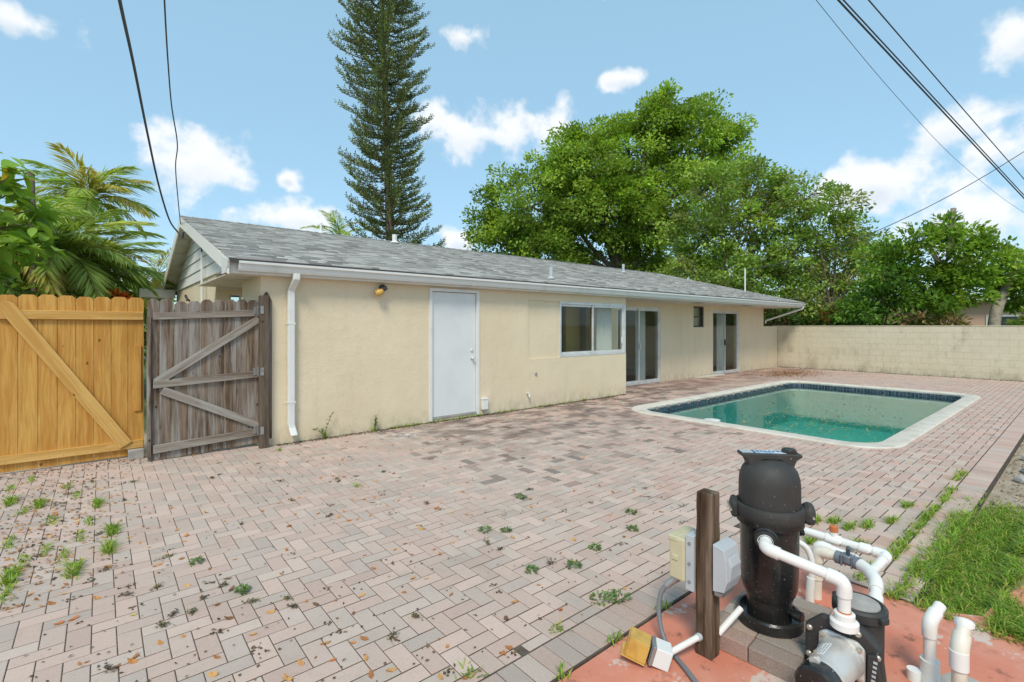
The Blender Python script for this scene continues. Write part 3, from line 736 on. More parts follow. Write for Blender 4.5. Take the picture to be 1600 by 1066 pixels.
# things on the roof
def roofz(y): return EZ+slope*(y-EY)
for (x, y, h_, r_, mm) in ((7.25, 7.35, .26, .042, 'greybox'), (13.6, 10.3, .3, .045, 'greybox'), (5.6, 11.2, .22, .06, 'white'), (3.9, 11.5, .25, .03, 'white')):
    v = MB().tube([(x, y, roofz(y)-.03), (x, y, roofz(y)+h_)], r_, 12).build('vent_pipe', mm, HOUSE, smooth=40)
    MB().lathe([(r_*2.1, 0), (r_*1.1, .05)], (x, y, roofz(y)+.012), 14).build('flashing', mm, v, smooth=40)
xm, ym = 18.55, 8.45
MB().tube([(xm, ym, roofz(ym)-.1), (xm, ym, roofz(ym)+.86)], .026, 8).build('service_mast', 'white', HOUSE, smooth=40)
# flood light under the eave
fl = MB().lathe([(.055, 0), (.055, .03), (.03, .05)], (3.33, FY, 2.185), 16, ry).build('flood_light', 'dark', HOUSE, smooth=40)
mt_ = Matrix.Translation((3.30, FY-.09, 2.16)) @ Matrix.Rotation(rad(62), 4, 'Y') @ Matrix.Rotation(rad(25), 4, 'X')
MB().lathe([(.022, .07), (.035, .04), (.042, -.02), (.05, -.03)], (0, 0, 0), 16, mt_).build('socket', 'dark', fl, smooth=40)
mt_ = Matrix.Translation((3.245, FY-.12, 2.115)) @ Matrix.Rotation(rad(62), 4, 'Y') @ Matrix.Rotation(rad(25), 4, 'X')
MB().lathe([(.03, .05), (.055, .0), (.06, -.05), (.05, -.065), (.01, -.07)], (0, 0, 0), 16, mt_).build('bulb', 'amber', fl, smooth=40)
# small fittings low on the wall
bx = B(5.215, 5.345, FY-.07, FY, .10, .30).build('outlet_cover', 'white', HOUSE, bevel=.012)
B(5.21, 5.35, FY-.078, FY, .285, .305).build('lid', 'white', bx, bevel=.004)
hb = MB().tube([(6.32, FY+.01, .30), (6.32, FY-.07, .29), (6.32, FY-.09, .23)], .016, 8).build('hose_bib', 'white', HOUSE, smooth=40)
MB().lathe([(.03, 0), (.03, .012)], (6.32, FY-.055, .31), 12).build('tap_handle', 'white', hb)
MB().lathe([(.012, 0), (.03, .012), (.022, .03), (.006, .034)], (6.56, FY, .66), 12, ry).build('pipe_stub', 'galv', HOUSE, smooth=40)

# ------------------------------------------------------------------ block wall
BW = thing('block_wall', 'low cream painted concrete block wall at the far side of the pool', 'wall', (20.4, 3, 0))
B(20.325, 20.475, -7, 7.99, -.2, 1.575).build('core', 'block', BW)
bmesh_full = None
cache = {}
for row in range(8):
    z0 = -.01+row*.2; yy = 7.998; first = True
    while yy > 1.0:
        w_ = .2 if (first and row % 2) else .4; first = False
        a = max(yy-w_, .8)
        key = round(yy-a, 3)
        if key not in cache:
            cache[key] = MB().box(-.005, .03, .0015, key-.0015, .0015, .1985).mesh('block', 'block')
        link('block', cache[key], BW, (20.318+rng.uniform(-.0015, .0015), a, z0)); yy = a
B(20.318, 20.35, -7, .8, -.01, 1.59).build('wall_run', 'block', BW)
B(20.300, 20.50, -7, 8.19, 1.591, 1.612).build('cap', 'block', BW, bevel=.004)
# short return wall between the house and the block wall
rw = B(X1+.001, 20.312, BY+.002, BY+.19, -.06, 1.59).build('return_wall', 'stucco')
tag(rw, 'short cream stucco wall joining house corner to the block wall', 'wall')
# ------------------------------------------------------------------ gates
def picket(w_, h_, t=.018, ear=.03):
    return [(0, 0), (w_, 0), (w_, h_-ear), (w_-ear, h_), (ear, h_), (0, h_-ear)]
NG = thing('cedar_gate', 'new honey coloured cedar picket gate with one wide diagonal brace', 'gate', (-.2, 7.56, 0))
x = -.845; np_ = 8; pw = (.415+.845)/np_
for k in range(np_):
    w_ = pw-.004; h_ = 1.925+rng.uniform(-.008, .008)
    m = MB().prism([(x+p[0], .02+p[1]) for p in picket(w_, h_)], 1, 7.56+rng.uniform(-.002, .002), 7.578)
    m.build('picket', 'cedar', NG, bevel=.002); x += pw
B(-.845, .405, 7.522, 7.559, 1.675, 1.775).build('rail', 'cedarH', NG, bevel=.003)
B(-.845, .405, 7.522, 7.559, .11, .205).build('rail', 'cedarH', NG, bevel=.003)
CEDB = 1
B(.315, .385, 7.54, 7.559, .56, 1.36).build('latch_board', 'cedar', NG, bevel=.002)
# concrete block that props it
tag(B(.255, .405, 7.40, 7.50, -.002, .11).build('concrete_block', 'greyconc', bevel=.006), 'small grey concrete block on pavers at the cedar gate foot', 'block')

nl_ = MB()
for k in range(np_):
    for z in (1.70, 1.75, .135, .185): nl_.lathe([(.0045, 0), (.0045, .0015)], (-.845+pw*(k+.5)+rng.uniform(-.03, .03), 7.5218, z+rng.uniform(-.008, .008)), 8, ry)
nl_.build('nail_heads', 'galv', NG)['kind'] = 'stuff'
OG = thing('weathered_gate', 'old grey weathered picket gate with three rails hinged by the house', 'gate', (1.05, 7.17, 0))
def shear(m):
    m.v = [(v[0], v[1], v[2]+.052*(v[0]-1.70)) for v in m.v]; return m
xs = [.425, .54, .685, .825, .96, 1.09, 1.22, 1.35, 1.48, 1.615]
for k in range(9):
    w_ = xs[k+1]-xs[k]-rng.uniform(.001, .005); h_ = 1.905+rng.uniform(-.025, .02); z0 = .05+rng.uniform(0, .015)
    shear(MB().prism([(xs[k]+p[0], z0+p[1]) for p in picket(w_, h_-.0, ear=.035)], 1, 7.17+rng.uniform(-.004, .004), 7.188)).build('picket', 'old', OG, bevel=.003)
for (z0, z1) in ((1.735, 1.82), (.925, 1.015), (.155, .25)):
    shear(B(.475, 1.613, 7.132, 7.169, z0, z1)).build('rail', 'oldH', OG, bevel=.004)
def brace(parent, mat, a, b, hw, y0, y1, ear=False):
    a = Vector(a); b = Vector(b); L_ = (b-a).length; ang = math.atan2(b.y-a.y, b.x-a.x)
    m = MB(); e = .05 if ear else .0
    m.prism([(0, -hw*(.5 if ear else 1)), (e, -hw), (L_, -hw), (L_, hw), (e, hw), (0, hw*(.5 if ear else 1))], 1, 0, y1-y0)
    o = m.build('brace', mat, parent, bevel=.003); o.matrix_basis = Matrix.Translation((a.x, y0, a.y)) @ Matrix.Rotation(-ang, 4, 'Y')
    return o
brace(OG, 'oldH', (.50, .93), (1.61, 1.69), .046, 7.134, 7.168)
brace(OG, 'oldH', (.56, .835), (1.61, .285), .046, 7.134, 7.168)
shear(B(.415, .455, 7.13, 7.169, .12, 1.78)).build('stile', 'old', OG, bevel=.004)
for z in (1.76, .955, .185):
    h_ = shear(B(1.545, 1.613, 7.124, 7.131, z, z+.1)).build('hinge', 'galv', OG, bevel=.002)
    MB().tube([(1.582, 7.05, z-.012), (1.582, 7.05, z+.11)], .008, 8).build('hinge_pin', 'galv', h_, smooth=40)
    B(1.594, 1.634, 6.978, 6.984, z, z+.1).build('hinge_leaf', 'galv', h_)
gp = thing('gate_post', 'dark square wooden gate post against the cream house corner', 'post', (1.745, 7.14, 0))
B(1.590, 1.700, 6.985, 7.07, -.06, 2.0).build('post', 'oldpost', gp, bevel=.005)
MB().prism([(1.63, .1), (1.755, .1), (1.755, 1.94), (1.70, 2.05), (1.68, 2.05), (1.63, 1.98)], 1, 7.071, 7.0785).build('backing_board', 'old', gp)
brace(NG, 'cedarH', (-.80, 1.855), (.235, .165), .068, 7.502, 7.521, True)
for o in list(OG.children)+[c for h in OG.children for c in h.children]: pass

# ------------------------------------------------------------------ pool equipment
AX, AY = 2.665, 1.09
PLZ = .068
# plinth of loose pavers under the filter
pl = thing('brick_plinth', 'plinth of loose grey and pink pavers under the black filter', 'plinth', (AX, AY, -.012))
k = 0
PT = [(.27,.205,.165),(.36,.235,.185),(.29,.24,.20),(.40,.29,.22),(.23,.18,.15),(.42,.35,.28),(.37,.26,.205),(.26,.21,.17)]
rot = Matrix.Translation((AX, AY, 0)) @ Matrix.Rotation(rad(4), 4, 'Z')
for (x0, x1, y0, y1) in ((-.30,-.195,-.215,-.005),(-.30,-.195,0,.21),(-.19,-.085,-.21,.0),(-.19,-.085,.005,.215),(-.08,.025,-.215,-.005),(-.08,.025,.0,.21),(.03,.135,-.21,0),(.03,.135,.005,.215),(.14,.245,-.215,-.005),(.14,.245,0,.21),(.25,.355,-.20,.01)):
    dz = rng.uniform(-.004, .001)
    o = MB().box(x0+.002, x1-.002, y0, y1, -.012, PLZ+dz, rot).build('paver', 'paver', pl, bevel=.005); o.color = (*PT[k % len(PT)], 1); k += 1
# filter
PR = .885
_l = MB.lathe
def slim(prof): return [(r*PR, z) for r, z in prof]
FL = thing('pool_filter', 'tall black cartridge pool filter with domed lid and clamp ring', 'pool filter', (AX, AY, PLZ))
c = (AX, AY, 0)
TILT = None
MB().lathe(slim([(.172,.070),(.178,.075),(.178,.118),(.170,.128),(.158,.128),(.154,.098),(.02,.094)]), c, 48).build('base_ring', 'black', FL, smooth=30)
body = MB().lathe(slim([(.118,.094),(.120,.19),(.124,.205),(.140,.235),(.150,.27),(.153,.33),(.156,.56),(.160,.625)]), c, 56).build('tank', 'black', FL, smooth=30)
MB().lathe(slim([(.160,.575),(.175,.584),(.178,.612),(.184,.622),(.189,.640),(.189,.668),(.184,.680),(.172,.684),(.155,.678)]), c, 64).build('clamp_ring', 'blackm', FL, smooth=30)
rb = MB()
for q in range(52):
    a = rad(150+q*3.3)
    mt_ = Matrix.Translation(c) @ Matrix.Rotation(a, 4, 'Z')
    rb.box(.172*PR, .1815*PR, -.0028, .0028, .588, .620, mt_)
rb.build('ring_ribs', 'black', FL)
dome = [(.163,.672),(.164,.70),(.163,.790),(.159,.822),(.147,.856),(.124,.885),(.085,.906),(.03,.915),(.002,.916)]
MB().lathe(slim(dome), c, 56).build('dome_lid', 'blackm', FL, smooth=40)
# clamp ears
for a_, s_ in ((300, 1.0), (122, .6)):
    mt_ = Matrix.Translation(c) @ Matrix.Rotation(rad(a_), 4, 'Z')
    e = MB().prism([(-.06, .60), (.06, .60), (.056, .675), (.02, .70), (-.02, .70), (-.056, .675)], 0, .15, .160+.045*s_, mt_).build('clamp_ear', 'blackm', FL, bevel=.024)
    MB().tube([mt_ @ Vector((.19, -.066, .645)), mt_ @ Vector((.19, .066, .645))], .007, 8).build('clamp_bolt', 'bolt', e)
# handle plate on top, running across the view
hm = Matrix.Translation((AX, AY, .912)) @ Matrix.Rotation(rad(-47), 4, 'Z')
hd = MB()
hd.prism([(-.15, .018), (-.12, -.002), (-.105, -.04), (-.085, -.043), (-.045, .0), (.045, .0), (.085, -.043), (.105, -.04), (.12, -.002), (.15, .018), (.145, .032), (-.145, .032)], 1, -.042, .042, hm)
HND = hd.build('handle', 'blackm', FL, bevel=.006)
MB().box(-.075, .075, -.030, .030, .0322, .0335, hm).build('label', 'bluelab', HND)
MB().box(-.142, -.085, -.028, .028, .0322, .034, hm).build('label_plate', 'greybox', HND)
MB().lathe([(.036, .030), (.036, .045), (.030, .052), (.012, .053)], (0, 0, 0), 20, hm @ Matrix.Translation((.098, 0, 0))).build('air_valve', 'black', HND, smooth=40)
lt_ = MB()
for q in range(6): lt_.box(-.062+q*.02, -.050+q*.02, -.004, .016, .0336, .0340, hm)
lt_.build('lettering', 'ink', HND)
# ports
pa = math.atan2(-.30, -.95); pdir = Vector((math.cos(pa), math.sin(pa), 0))
pc = Vector((AX, AY, .545))+pdir*.130
mt_ = Matrix.Translation(pc) @ pdir.to_track_quat('Z', 'Y').to_matrix().to_4x4()
MB().lathe([(.058, -.01), (.058, .03), (.050, .034), (.050, .056), (.036, .060)], (0, 0, 0), 32, mt_).build('port_collar', 'black', FL, smooth=30)
dp = Vector((math.cos(rad(262)), math.sin(rad(262)), 0)); pc2 = Vector((AX, AY, .165))+dp*.097
mt_ = Matrix.Translation(pc2) @ dp.to_track_quat('Z', 'Y').to_matrix().to_4x4()
MB().lathe([(.018, 0), (.018, .03), (.026, .032), (.026, .068), (.020, .072)], (0, 0, 0), 8, mt_).build('drain_plug', 'black', FL, smooth=30)
dp = Vector((math.cos(rad(318)), math.sin(rad(318)), 0)); pc2 = Vector((AX, AY, .53))+dp*.132
mt_ = Matrix.Translation(pc2) @ dp.to_track_quat('Z', 'Y').to_matrix().to_4x4()
MB().lathe([(.015, 0), (.015, .02), (.02, .022), (.02, .04)], (0, 0, 0), 10, mt_).build('side_plug', 'black', FL, smooth=30)

def pipe(name, pts, r=.0242, parent=None, mat='pvc', n=16, fit=None):
    """plumbing: straight runs with swept elbows at the inner points, each elbow its own child with raised hubs"""
    P = [Vector(p) for p in pts]; m = MB(); path = [P[0]]; elbows = []
    for i in range(1, len(P)-1):
        a = (P[i-1]-P[i]).normalized(); b = (P[i+1]-P[i]).normalized(); e = min(.034, (P[i-1]-P[i]).length*.48, (P[i+1]-P[i]).length*.48)
        arc = []
        for k in range(7):
            t = k/6; arc.append((P[i]+a*e)*(1-t)**2+P[i]*2*t*(1-t)+(P[i]+b*e)*t*t)
        path += arc; elbows.append((P[i], a, b, e, arc))
    path.append(P[-1])
    m.tube(path, r, n); o = m.build(name, mat, parent, smooth=50)
    for (c_, a, b, e, arc) in elbows:
        w_ = r*1.22
        m = MB().tube([arc[0]+a*.03]+arc+[arc[-1]+b*.03], w_, n)
        m.build('elbow', mat, o, smooth=50)
    return o
def collar(o, p, d, r, l, mat='pvc', n=18, name='coupling'):
    p = Vector(p); d = Vector(d).normalized()
    return MB().tube([p-d*l/2, p-d*l/2, p+d*l/2, p+d*l/2], [r*.9, r, r, r*.9], n).build(name, mat, o, smooth=40)
# discharge pipe: filter port to pump
p0 = pc+pdir*.05
DP = thing('discharge_pipe', 'white pvc pipe crossing in front of the black filter down to the pump', 'pipe', (2.46, .87, .5))
q0 = Vector((2.432, 1.012, .538)); q1 = Vector((2.475, .700, .490))
dpm = pipe('pipe', [p0, q0, q1, (2.478, .70, .315)], .0245, DP)
collar(dpm, p0, pdir, .036, .03)
MB().lathe([(.050, .288), (.054, .292), (.054, .318), (.046, .324), (.040, .326), (.040, .352), (.034, .356)], (2.478, .70, 0), 28).build('union_nut', 'pvc', DP, smooth=30)
MB().lathe([(.0262, .352), (.0262, .362)], (2.478, .70, 0), 20).build('glue_ring', 'orange', DP, smooth=30)
# pump
PU = thing('pool_pump', 'black and silver pool pump with round strainer lid in the foreground', 'pump', (2.5, .71, -.012))
YP = .712; ZP = .155
rx = Matrix.Rotation(rad(90), 4, 'Y')
def xl(prof, x, y=YP, z=ZP, n=40): return MB().lathe(prof, (x, y, z), n, rx)
# volute: rounded hexagon plate
pts = [(-.155, -.05), (-.14, .085), (-.075, .142), (.085, .142), (.15, .075), (.15, -.075), (.07, -.15), (-.09, -.15)]
MB().prism([(YP+a, ZP+b) for a, b in pts], 0, 2.490, 2.528).build('volute_plate', 'blackm', PU, bevel=.012)
xl([(.118, 0), (.124, .01), (.124, .07), (.108, .09), (.08, .1)], 2.525).build('volute', 'blackm', PU, smooth=30)
MB().prism([(YP-.148, ZP-.06), (YP-.10, ZP-.135), (YP-.092, ZP-.10), (YP-.097, ZP+.06), (YP-.13, ZP+.07)], 0, 2.472, 2.49).build('cover_panel', 'blackm', PU, bevel=.006)
ins = MB()
for q in range(7): ins.box(2.4705, 2.4716, YP-.132+q*.002, YP-.118+q*.002, ZP+.035-q*.02, ZP+.045-q*.02)
ins.build('moulded_lettering', 'greybox', PU)
for (a, b) in ((.128, .065), (-.06, .122), (-.128, .055), (-.132, -.055), (.13, -.055), (.06, -.132)):
    xl([(.013, 0), (.013, -.006), (.009, -.011), (.002, -.012)], 2.490, YP+a, ZP+b, 12).build('bolt', 'bolt', PU, smooth=30)
# strainer pot
MB().lathe([(.085, .02), (.092, .06), (.094, .27), (.108, .275), (.108, .312), (.100, .322), (.088, .324), (.084, .318), (.002, .318)], (2.69, .700, 0), 44).build('strainer_pot', 'blackm', PU, smooth=30)
MB().lathe([(.080, .3185), (.078, .325), (.002, .331)], (2.69, .700, 0), 44).build('strainer_lid', 'greyconc', PU, smooth=30)
for a in (20, 200):
    mt_ = Matrix.Translation((2.69, .70, 0)) @ Matrix.Rotation(rad(a+45), 4, 'Z'); MB().box(.098, .125, -.022, .022, .283, .312, mt_).build('lid_lug', 'blackm', PU, bevel=.006)
B(2.56, 2.66, YP-.05, YP+.05, .06, .26).build('volute_neck', 'blackm', PU, bevel=.02)
# motor
mot = xl([(.07, -.002), (.088, -.004), (.088, -.02), (.083, -.035), (.0795, -.05), (.0785, -.07), (.0785, -.25), (.0765, -.262)], 2.485).build('motor', 'motor', PU, smooth=30)
MB().prism([(YP-.088, ZP-.07), (YP+.088, ZP-.07), (YP+.088, ZP+.07), (YP+.06, ZP+.094), (YP-.06, ZP+.094), (YP-.088, ZP+.07)], 0, 2.470, 2.4895).build('motor_flange', 'motor', PU, bevel=.012)
for (a, b) in ((.07, .068), (-.07, .068), (.07, -.058), (-.07, -.058)):
    xl([(.011, 0), (.011, -.008), (.003, -.010)], 2.470, YP+a, ZP+b, 8).build('bolt', 'bolt', PU)
xl([(.081, -.24), (.083, -.247), (.083, -.30), (.074, -.315), (.04, -.321), (.002, -.322)], 2.485).build('motor_end_cap', 'black', PU, smooth=30)
lb = MB()
for q in range(10):
    a0, a1 = rad(10+q*7), rad(10+(q+1)*7); R_ = .0792
    lb.add([(2.30, YP+R_*math.cos(a0), ZP+R_*math.sin(a0)), (2.41, YP+R_*math.cos(a0), ZP+R_*math.sin(a0)), (2.41, YP+R_*math.cos(a1), ZP+R_*math.sin(a1)), (2.30, YP+R_*math.cos(a1), ZP+R_*math.sin(a1))], [(0,1,2,3)])
LB = lb.build('rating_label', 'lime', mot, smooth=40)
tx = MB(); R_ = .0796
for row in range(9):
    a0 = rad(16+row*7.2); a1 = a0+rad(2.0 if row else 3.4); u = 2.31
    while u < 2.395:
        w_ = rng.uniform(.006, .02); e = min(u+w_, 2.40)
        if not (row in (2, 6) and u > 2.35): tx.add([(u, YP+R_*math.cos(a0), ZP+R_*math.sin(a0)), (e, YP+R_*math.cos(a0), ZP+R_*math.sin(a0)), (e, YP+R_*math.cos(a1), ZP+R_*math.sin(a1)), (u, YP+R_*math.cos(a1), ZP+R_*math.sin(a1))], [(0,1,2,3)])
        u = e+.004
tx.build('label_print', 'ink', mot)
lug = xl([(.018, -.245), (.018, -.27)], 2.485, YP+.02, ZP+.082, 16).build('ground_lug', 'motor', mot, smooth=30)
MB().tube([(2.228, YP+.02, ZP+.095), (2.228, YP+.02, ZP+.122)], .006, 8).build('screw', 'bolt', mot)
B(2.44, 2.60, YP-.11, YP+.11, -.012, .03).build('foot', 'blackm', PU, bevel=.01)
B(2.24, 2.33, YP-.06, YP+.06, -.012, .078).build('motor_foot', 'blackm', PU, bevel=.01)

# suction manifold behind the pump
SM = thing('suction_manifold', 'white pvc pipe manifold with elbows and tees behind the pump', 'pipe', (3.3, .9, -.012))
m1 = pipe('pipe', [(2.775, .70, .20), (2.95, .70, .205), (3.11, .735, .262), (3.20, .79, .268), (3.245, .845, .27)], .0265, SM)
m2 = pipe('pipe', [(3.19, .775, .27), (3.405, .752, .302), (3.42, 1.30, .302), (3.40, 1.34, .0)], .0242, SM)
collar(m2, (3.413, 1.02, .302), (0, 1, 0), .031, .075); collar(m2, (3.41, .86, .302), (0, 1, 0), .031, .05)
MB().tube([(3.413, 1.02, .30), (3.413, 1.02, .352)], .021, 14).build('tee_branch', 'pvc', SM, smooth=40)
MB().lathe([(.023, .350), (.023, .382), (.018, .386)], (3.413, 1.02, 0), 14).build('cap', 'orange', SM, smooth=40)
m3 = pipe('pipe', [(3.25, .955, .27), (3.25, 1.055, .27), (3.25, 1.06, -.02)], .0265, SM, 'pvcold')
m4 = pipe('pipe', [(3.345, .875, .25), (3.35, 1.085, .268), (3.34, 1.10, -.02)], .0242, SM)
collar(m3, (3.25, 1.06, .14), (0, 0, 1), .034, .07, 'pvcold')
pipe('pipe', [(3.30, 1.36, .02), (3.30, 1.36, .30), (3.12, 1.36, .33)], .022, SM, 'pvcold')
m6 = pipe('pipe', [(2.93, 1.02, .03), (3.0, 1.12, .04), (3.02, 1.17, -.02)], .026, SM, 'pvcold')
VA = thing('ball_valve', 'grey plastic ball valve with lever on the white pipes', 'valve', (3.245, .90, .24))
vb = MB().tube([(3.245, .842, .27), (3.245, .842, .27), (3.247, .868, .27), (3.247, .868, .27), (3.249, .934, .27), (3.249, .934, .27), (3.25, .96, .27)], [.03, .035, .035, .029, .029, .035, .035], 20).build('body', 'greypl', VA, smooth=30)
MB().lathe([(.033, .265), (.033, .296), (.026, .304), (.015, .306)], (3.247, .90, 0), 20).build('bonnet', 'greypl', VA, smooth=30)
MB().tube([(3.247, .90, .30), (3.247, .90, .33), (3.235, .895, .345), (3.20, .865, .352)], [.011, .011, .013, .010], 10).build('lever', 'greypl', VA, smooth=40)
for y in (.876, .926): B(3.215, 3.28, y-.004, y+.004, .238, .302).build('rib', 'greypl', VA, bevel=.003)
# white bleed hose
HO = thing('bleed_hose', 'white curved hose with yellow fitting behind the filter', 'hose', (3.1, 1.1, -.012))
MB().tube(bez([(3.05, 1.165, .345), (3.09, 1.12, .352), (3.13, 1.07, .31), (3.14, 1.045, .22), (3.135, 1.05, .14)]), .0165, 12).build('tube', 'pvc', HO, smooth=50)
MB().tube([(3.135, 1.05, .15), (3.135, 1.05, .15), (3.13, 1.055, .07), (3.13, 1.055, -.015)], [.018, .022, .022, .022], 14).build('coupling', 'pvc', HO, smooth=40)
MB().tube([(3.0, 1.20, .338), (3.05, 1.165, .345)], .02, 12).build('yellow_fitting', 'yellow', HO, smooth=40)
cs = MB().tube([(2.985, .985, -.02), (2.985, .985, .055)], .021, 14).build('conduit_stub', 'greyconc', smooth=40)
tag(cs, 'short grey conduit stub standing on red concrete behind the filter', 'pipe stub')
# standpipes at the right
S1 = thing('standpipe', 'thinner white standpipe with elbow in a socket near grass', 'pipe', (2.86, .47, -.012))
s1 = pipe('pipe', [(2.865, .478, .0), (2.855, .478, .268), (2.95, .455, .318)], .0232, S1)
collar(s1, (2.866, .478, .04), (0, 0, 1), .036, .11, 'pvc')
MB().tube([(2.84, .53, -.015), (2.84, .53, .035)], .027, 16).build('stub', 'pvc', S1, smooth=40)
S2 = thing('standpipe', 'stouter white standpipe with open elbow at the lower right', 'pipe', (2.755, .36, -.012))
s2 = pipe('pipe', [(2.76, .365, -.012), (2.755, .365, .245), (2.825, .357, .335)], .0262, S2, 'pvcold')
collar(s2, (2.822, .357, .331), (.07, -.008, .09), .034, .02); MB().tube([(2.755, .365, .165), (2.755, .365, .24)], .033, 18).build('elbow_socket', 'pvc', S2, smooth=40)
cp = MB().prism([(2.66, .56), (3.05, .42), (3.02, .2), (2.7, .25)], 2, -.02, -.006).build('concrete_patch', 'greyconc'); tag(cp, 'bare grey mortar patch in the red pad around the standpipes', None, None, 'structure')

# electrical post
EP = thing('equipment_post', 'short weathered square post beside the black filter', 'post', (2.30, 1.22, -.012))
pm_ = MB(); n_ = 12
for k in range(n_+1):
    z = -.05+(.785+.05)*k/n_
    def j(): return rng.uniform(-.0025, .0025)
    t_ = .012*(1-z)
    pm_.v += [(2.255+j()-t_*.6, 1.184+j(), z), (2.335+j()-t_*.6, 1.184+j(), z), (2.335+j()-t_*.6, 1.268+j(), z), (2.255+j()-t_*.6, 1.268+j(), z)]; pm_.t += [(0,0,0)]*4
for k in range(n_):
    for e in range(4): pm_.f.append((4*k+e, 4*k+(e+1) % 4, 4*k+4+(e+1) % 4, 4*k+4+e))
pm_.f.append((4*n_, 4*n_+1, 4*n_+2, 4*n_+3)); pm_.build('timber', 'post', EP, bevel=.006)
tb = thing('timer_box', 'beige metal timer box on the far side of the post', 'electrical box', (2.29, 1.36, .3))
B(2.232, 2.40, 1.318, 1.405, .315, .530).build('case', 'beige', tb, bevel=.010)
B(2.226, 2.24, 1.352, 1.385, .415, .44).build('latch', 'beige', tb, bevel=.003)
B(2.2295, 2.406, 1.355, 1.412, .505, .533).build('hood', 'beige', tb, bevel=.006)
jb = thing('junction_box', 'flat grey metal junction box between beige box and post', 'electrical box', (2.3, 1.295, .29))
B(2.238, 2.38, 1.272, 1.316, .285, .560).build('case', 'greybox', jb, bevel=.003)
for z in (.33, .42, .52): MB().lathe([(.008, 0), (.008, .004)], (2.238, 1.294, z), 12, Matrix.Rotation(rad(-90), 4, 'Y')).build('knockout', 'galv', jb)
db = thing('disconnect_box', 'light grey switch box with sloped cover on the post', 'electrical box', (2.32, 1.14, .34))
MB().prism([(1.172, .335), (1.118, .345), (1.100, .40), (1.108, .50), (1.118, .545), (1.172, .560)], 0, 2.235, 2.375).build('case', 'greybox', db, bevel=.004)
MB().prism([(1.112, .36), (1.0985, .40), (1.090, .47), (1.103, .515), (1.113, .50)], 0, 2.255, 2.355).build('cover', 'greybox', db, bevel=.006)
B(2.245, 2.365, 1.13, 1.17, .312, .334).build('hub', 'galv', db, bevel=.004)
# flexible conduit
FC = thing('flexible_conduit', 'grey flexible conduit hanging from the beige timer box', 'conduit', (2.1, 1.3, 0))
MB().tube(bez([(2.262, 1.375, .318), (2.245, 1.40, .29), (2.215, 1.44, .22), (2.19, 1.435, .12), (2.165, 1.39, .035), (2.13, 1.31, .004), (2.06, 1.18, .004), (1.93, .98, .004), (1.7, .75, .004)]), .0115, 12).build('conduit', 'conduit', FC, smooth=50)
MB().tube([(2.265, 1.37, .325), (2.262, 1.375, .31), (2.243, 1.402, .285), (2.232, 1.42, .262)], [.018, .019, .018, .016], 12).build('fitting', 'galv', FC, smooth=50)
# outlet box lying on the pad
OB = thing('outlet_box', 'weathered white outlet box with open amber cover lying on the pad', 'electrical box', (2.03, 1.31, -.012))
mt_ = Matrix.Translation((2.04, 1.325, .04)) @ Matrix.Rotation(rad(38), 4, 'Z') @ Matrix.Rotation(rad(16), 4, 'X')
MB().box(-.045, .045, -.04, .035, -.045, .045, mt_).build('box', 'white', OB, bevel=.004)
MB().box(-.047, .047, .036, .052, -.047, .047, mt_).build('gasket_frame', 'galv', OB, bevel=.003)
MB().box(-.04, .04, .0525, .056, -.04, .04, mt_).build('outlet_face', 'greypl', OB)
cvm = mt_ @ Matrix.Translation((0, .056, .0)) @ Matrix.Rotation(rad(-8), 4, 'Z')
cv = MB(); cv.box(-.05, .05, .004, .10, .035, .041, cvm).box(-.05, .05, .10, .106, -.05, .041, cvm).box(-.05, -.044, .004, .10, -.05, .035, cvm).box(.044, .05, .004, .10, -.05, .035, cvm)
cv.build('cover', 'amber', OB, bevel=.004)
MB().box(-.055, .055, .004, .12, -.056, -.051, cvm).build('cover_flange', 'amber', OB, bevel=.002)
CP = thing('conduit_pipe', 'white conduit pipe from the outlet box to the post foot', 'conduit', (2.17, 1.27, 0))
MB().tube([(2.07, 1.30, .045), (2.255, 1.245, .078)], .0145, 12).build('pipe', 'pvc', CP, smooth=50)
MB().tube([(2.235, 1.25, .0745), (2.262, 1.243, .079)], .0185, 12).build('coupling', 'greybox', CP, smooth=50)
pipe_b = MB().tube([(2.34, 1.20, .075), (2.50, 1.16, .16)], .0155, 12).build('conduit_pipe', 'pvc', smooth=50)
tag(pipe_b, 'short white conduit slanting between the post and the black filter', 'conduit')
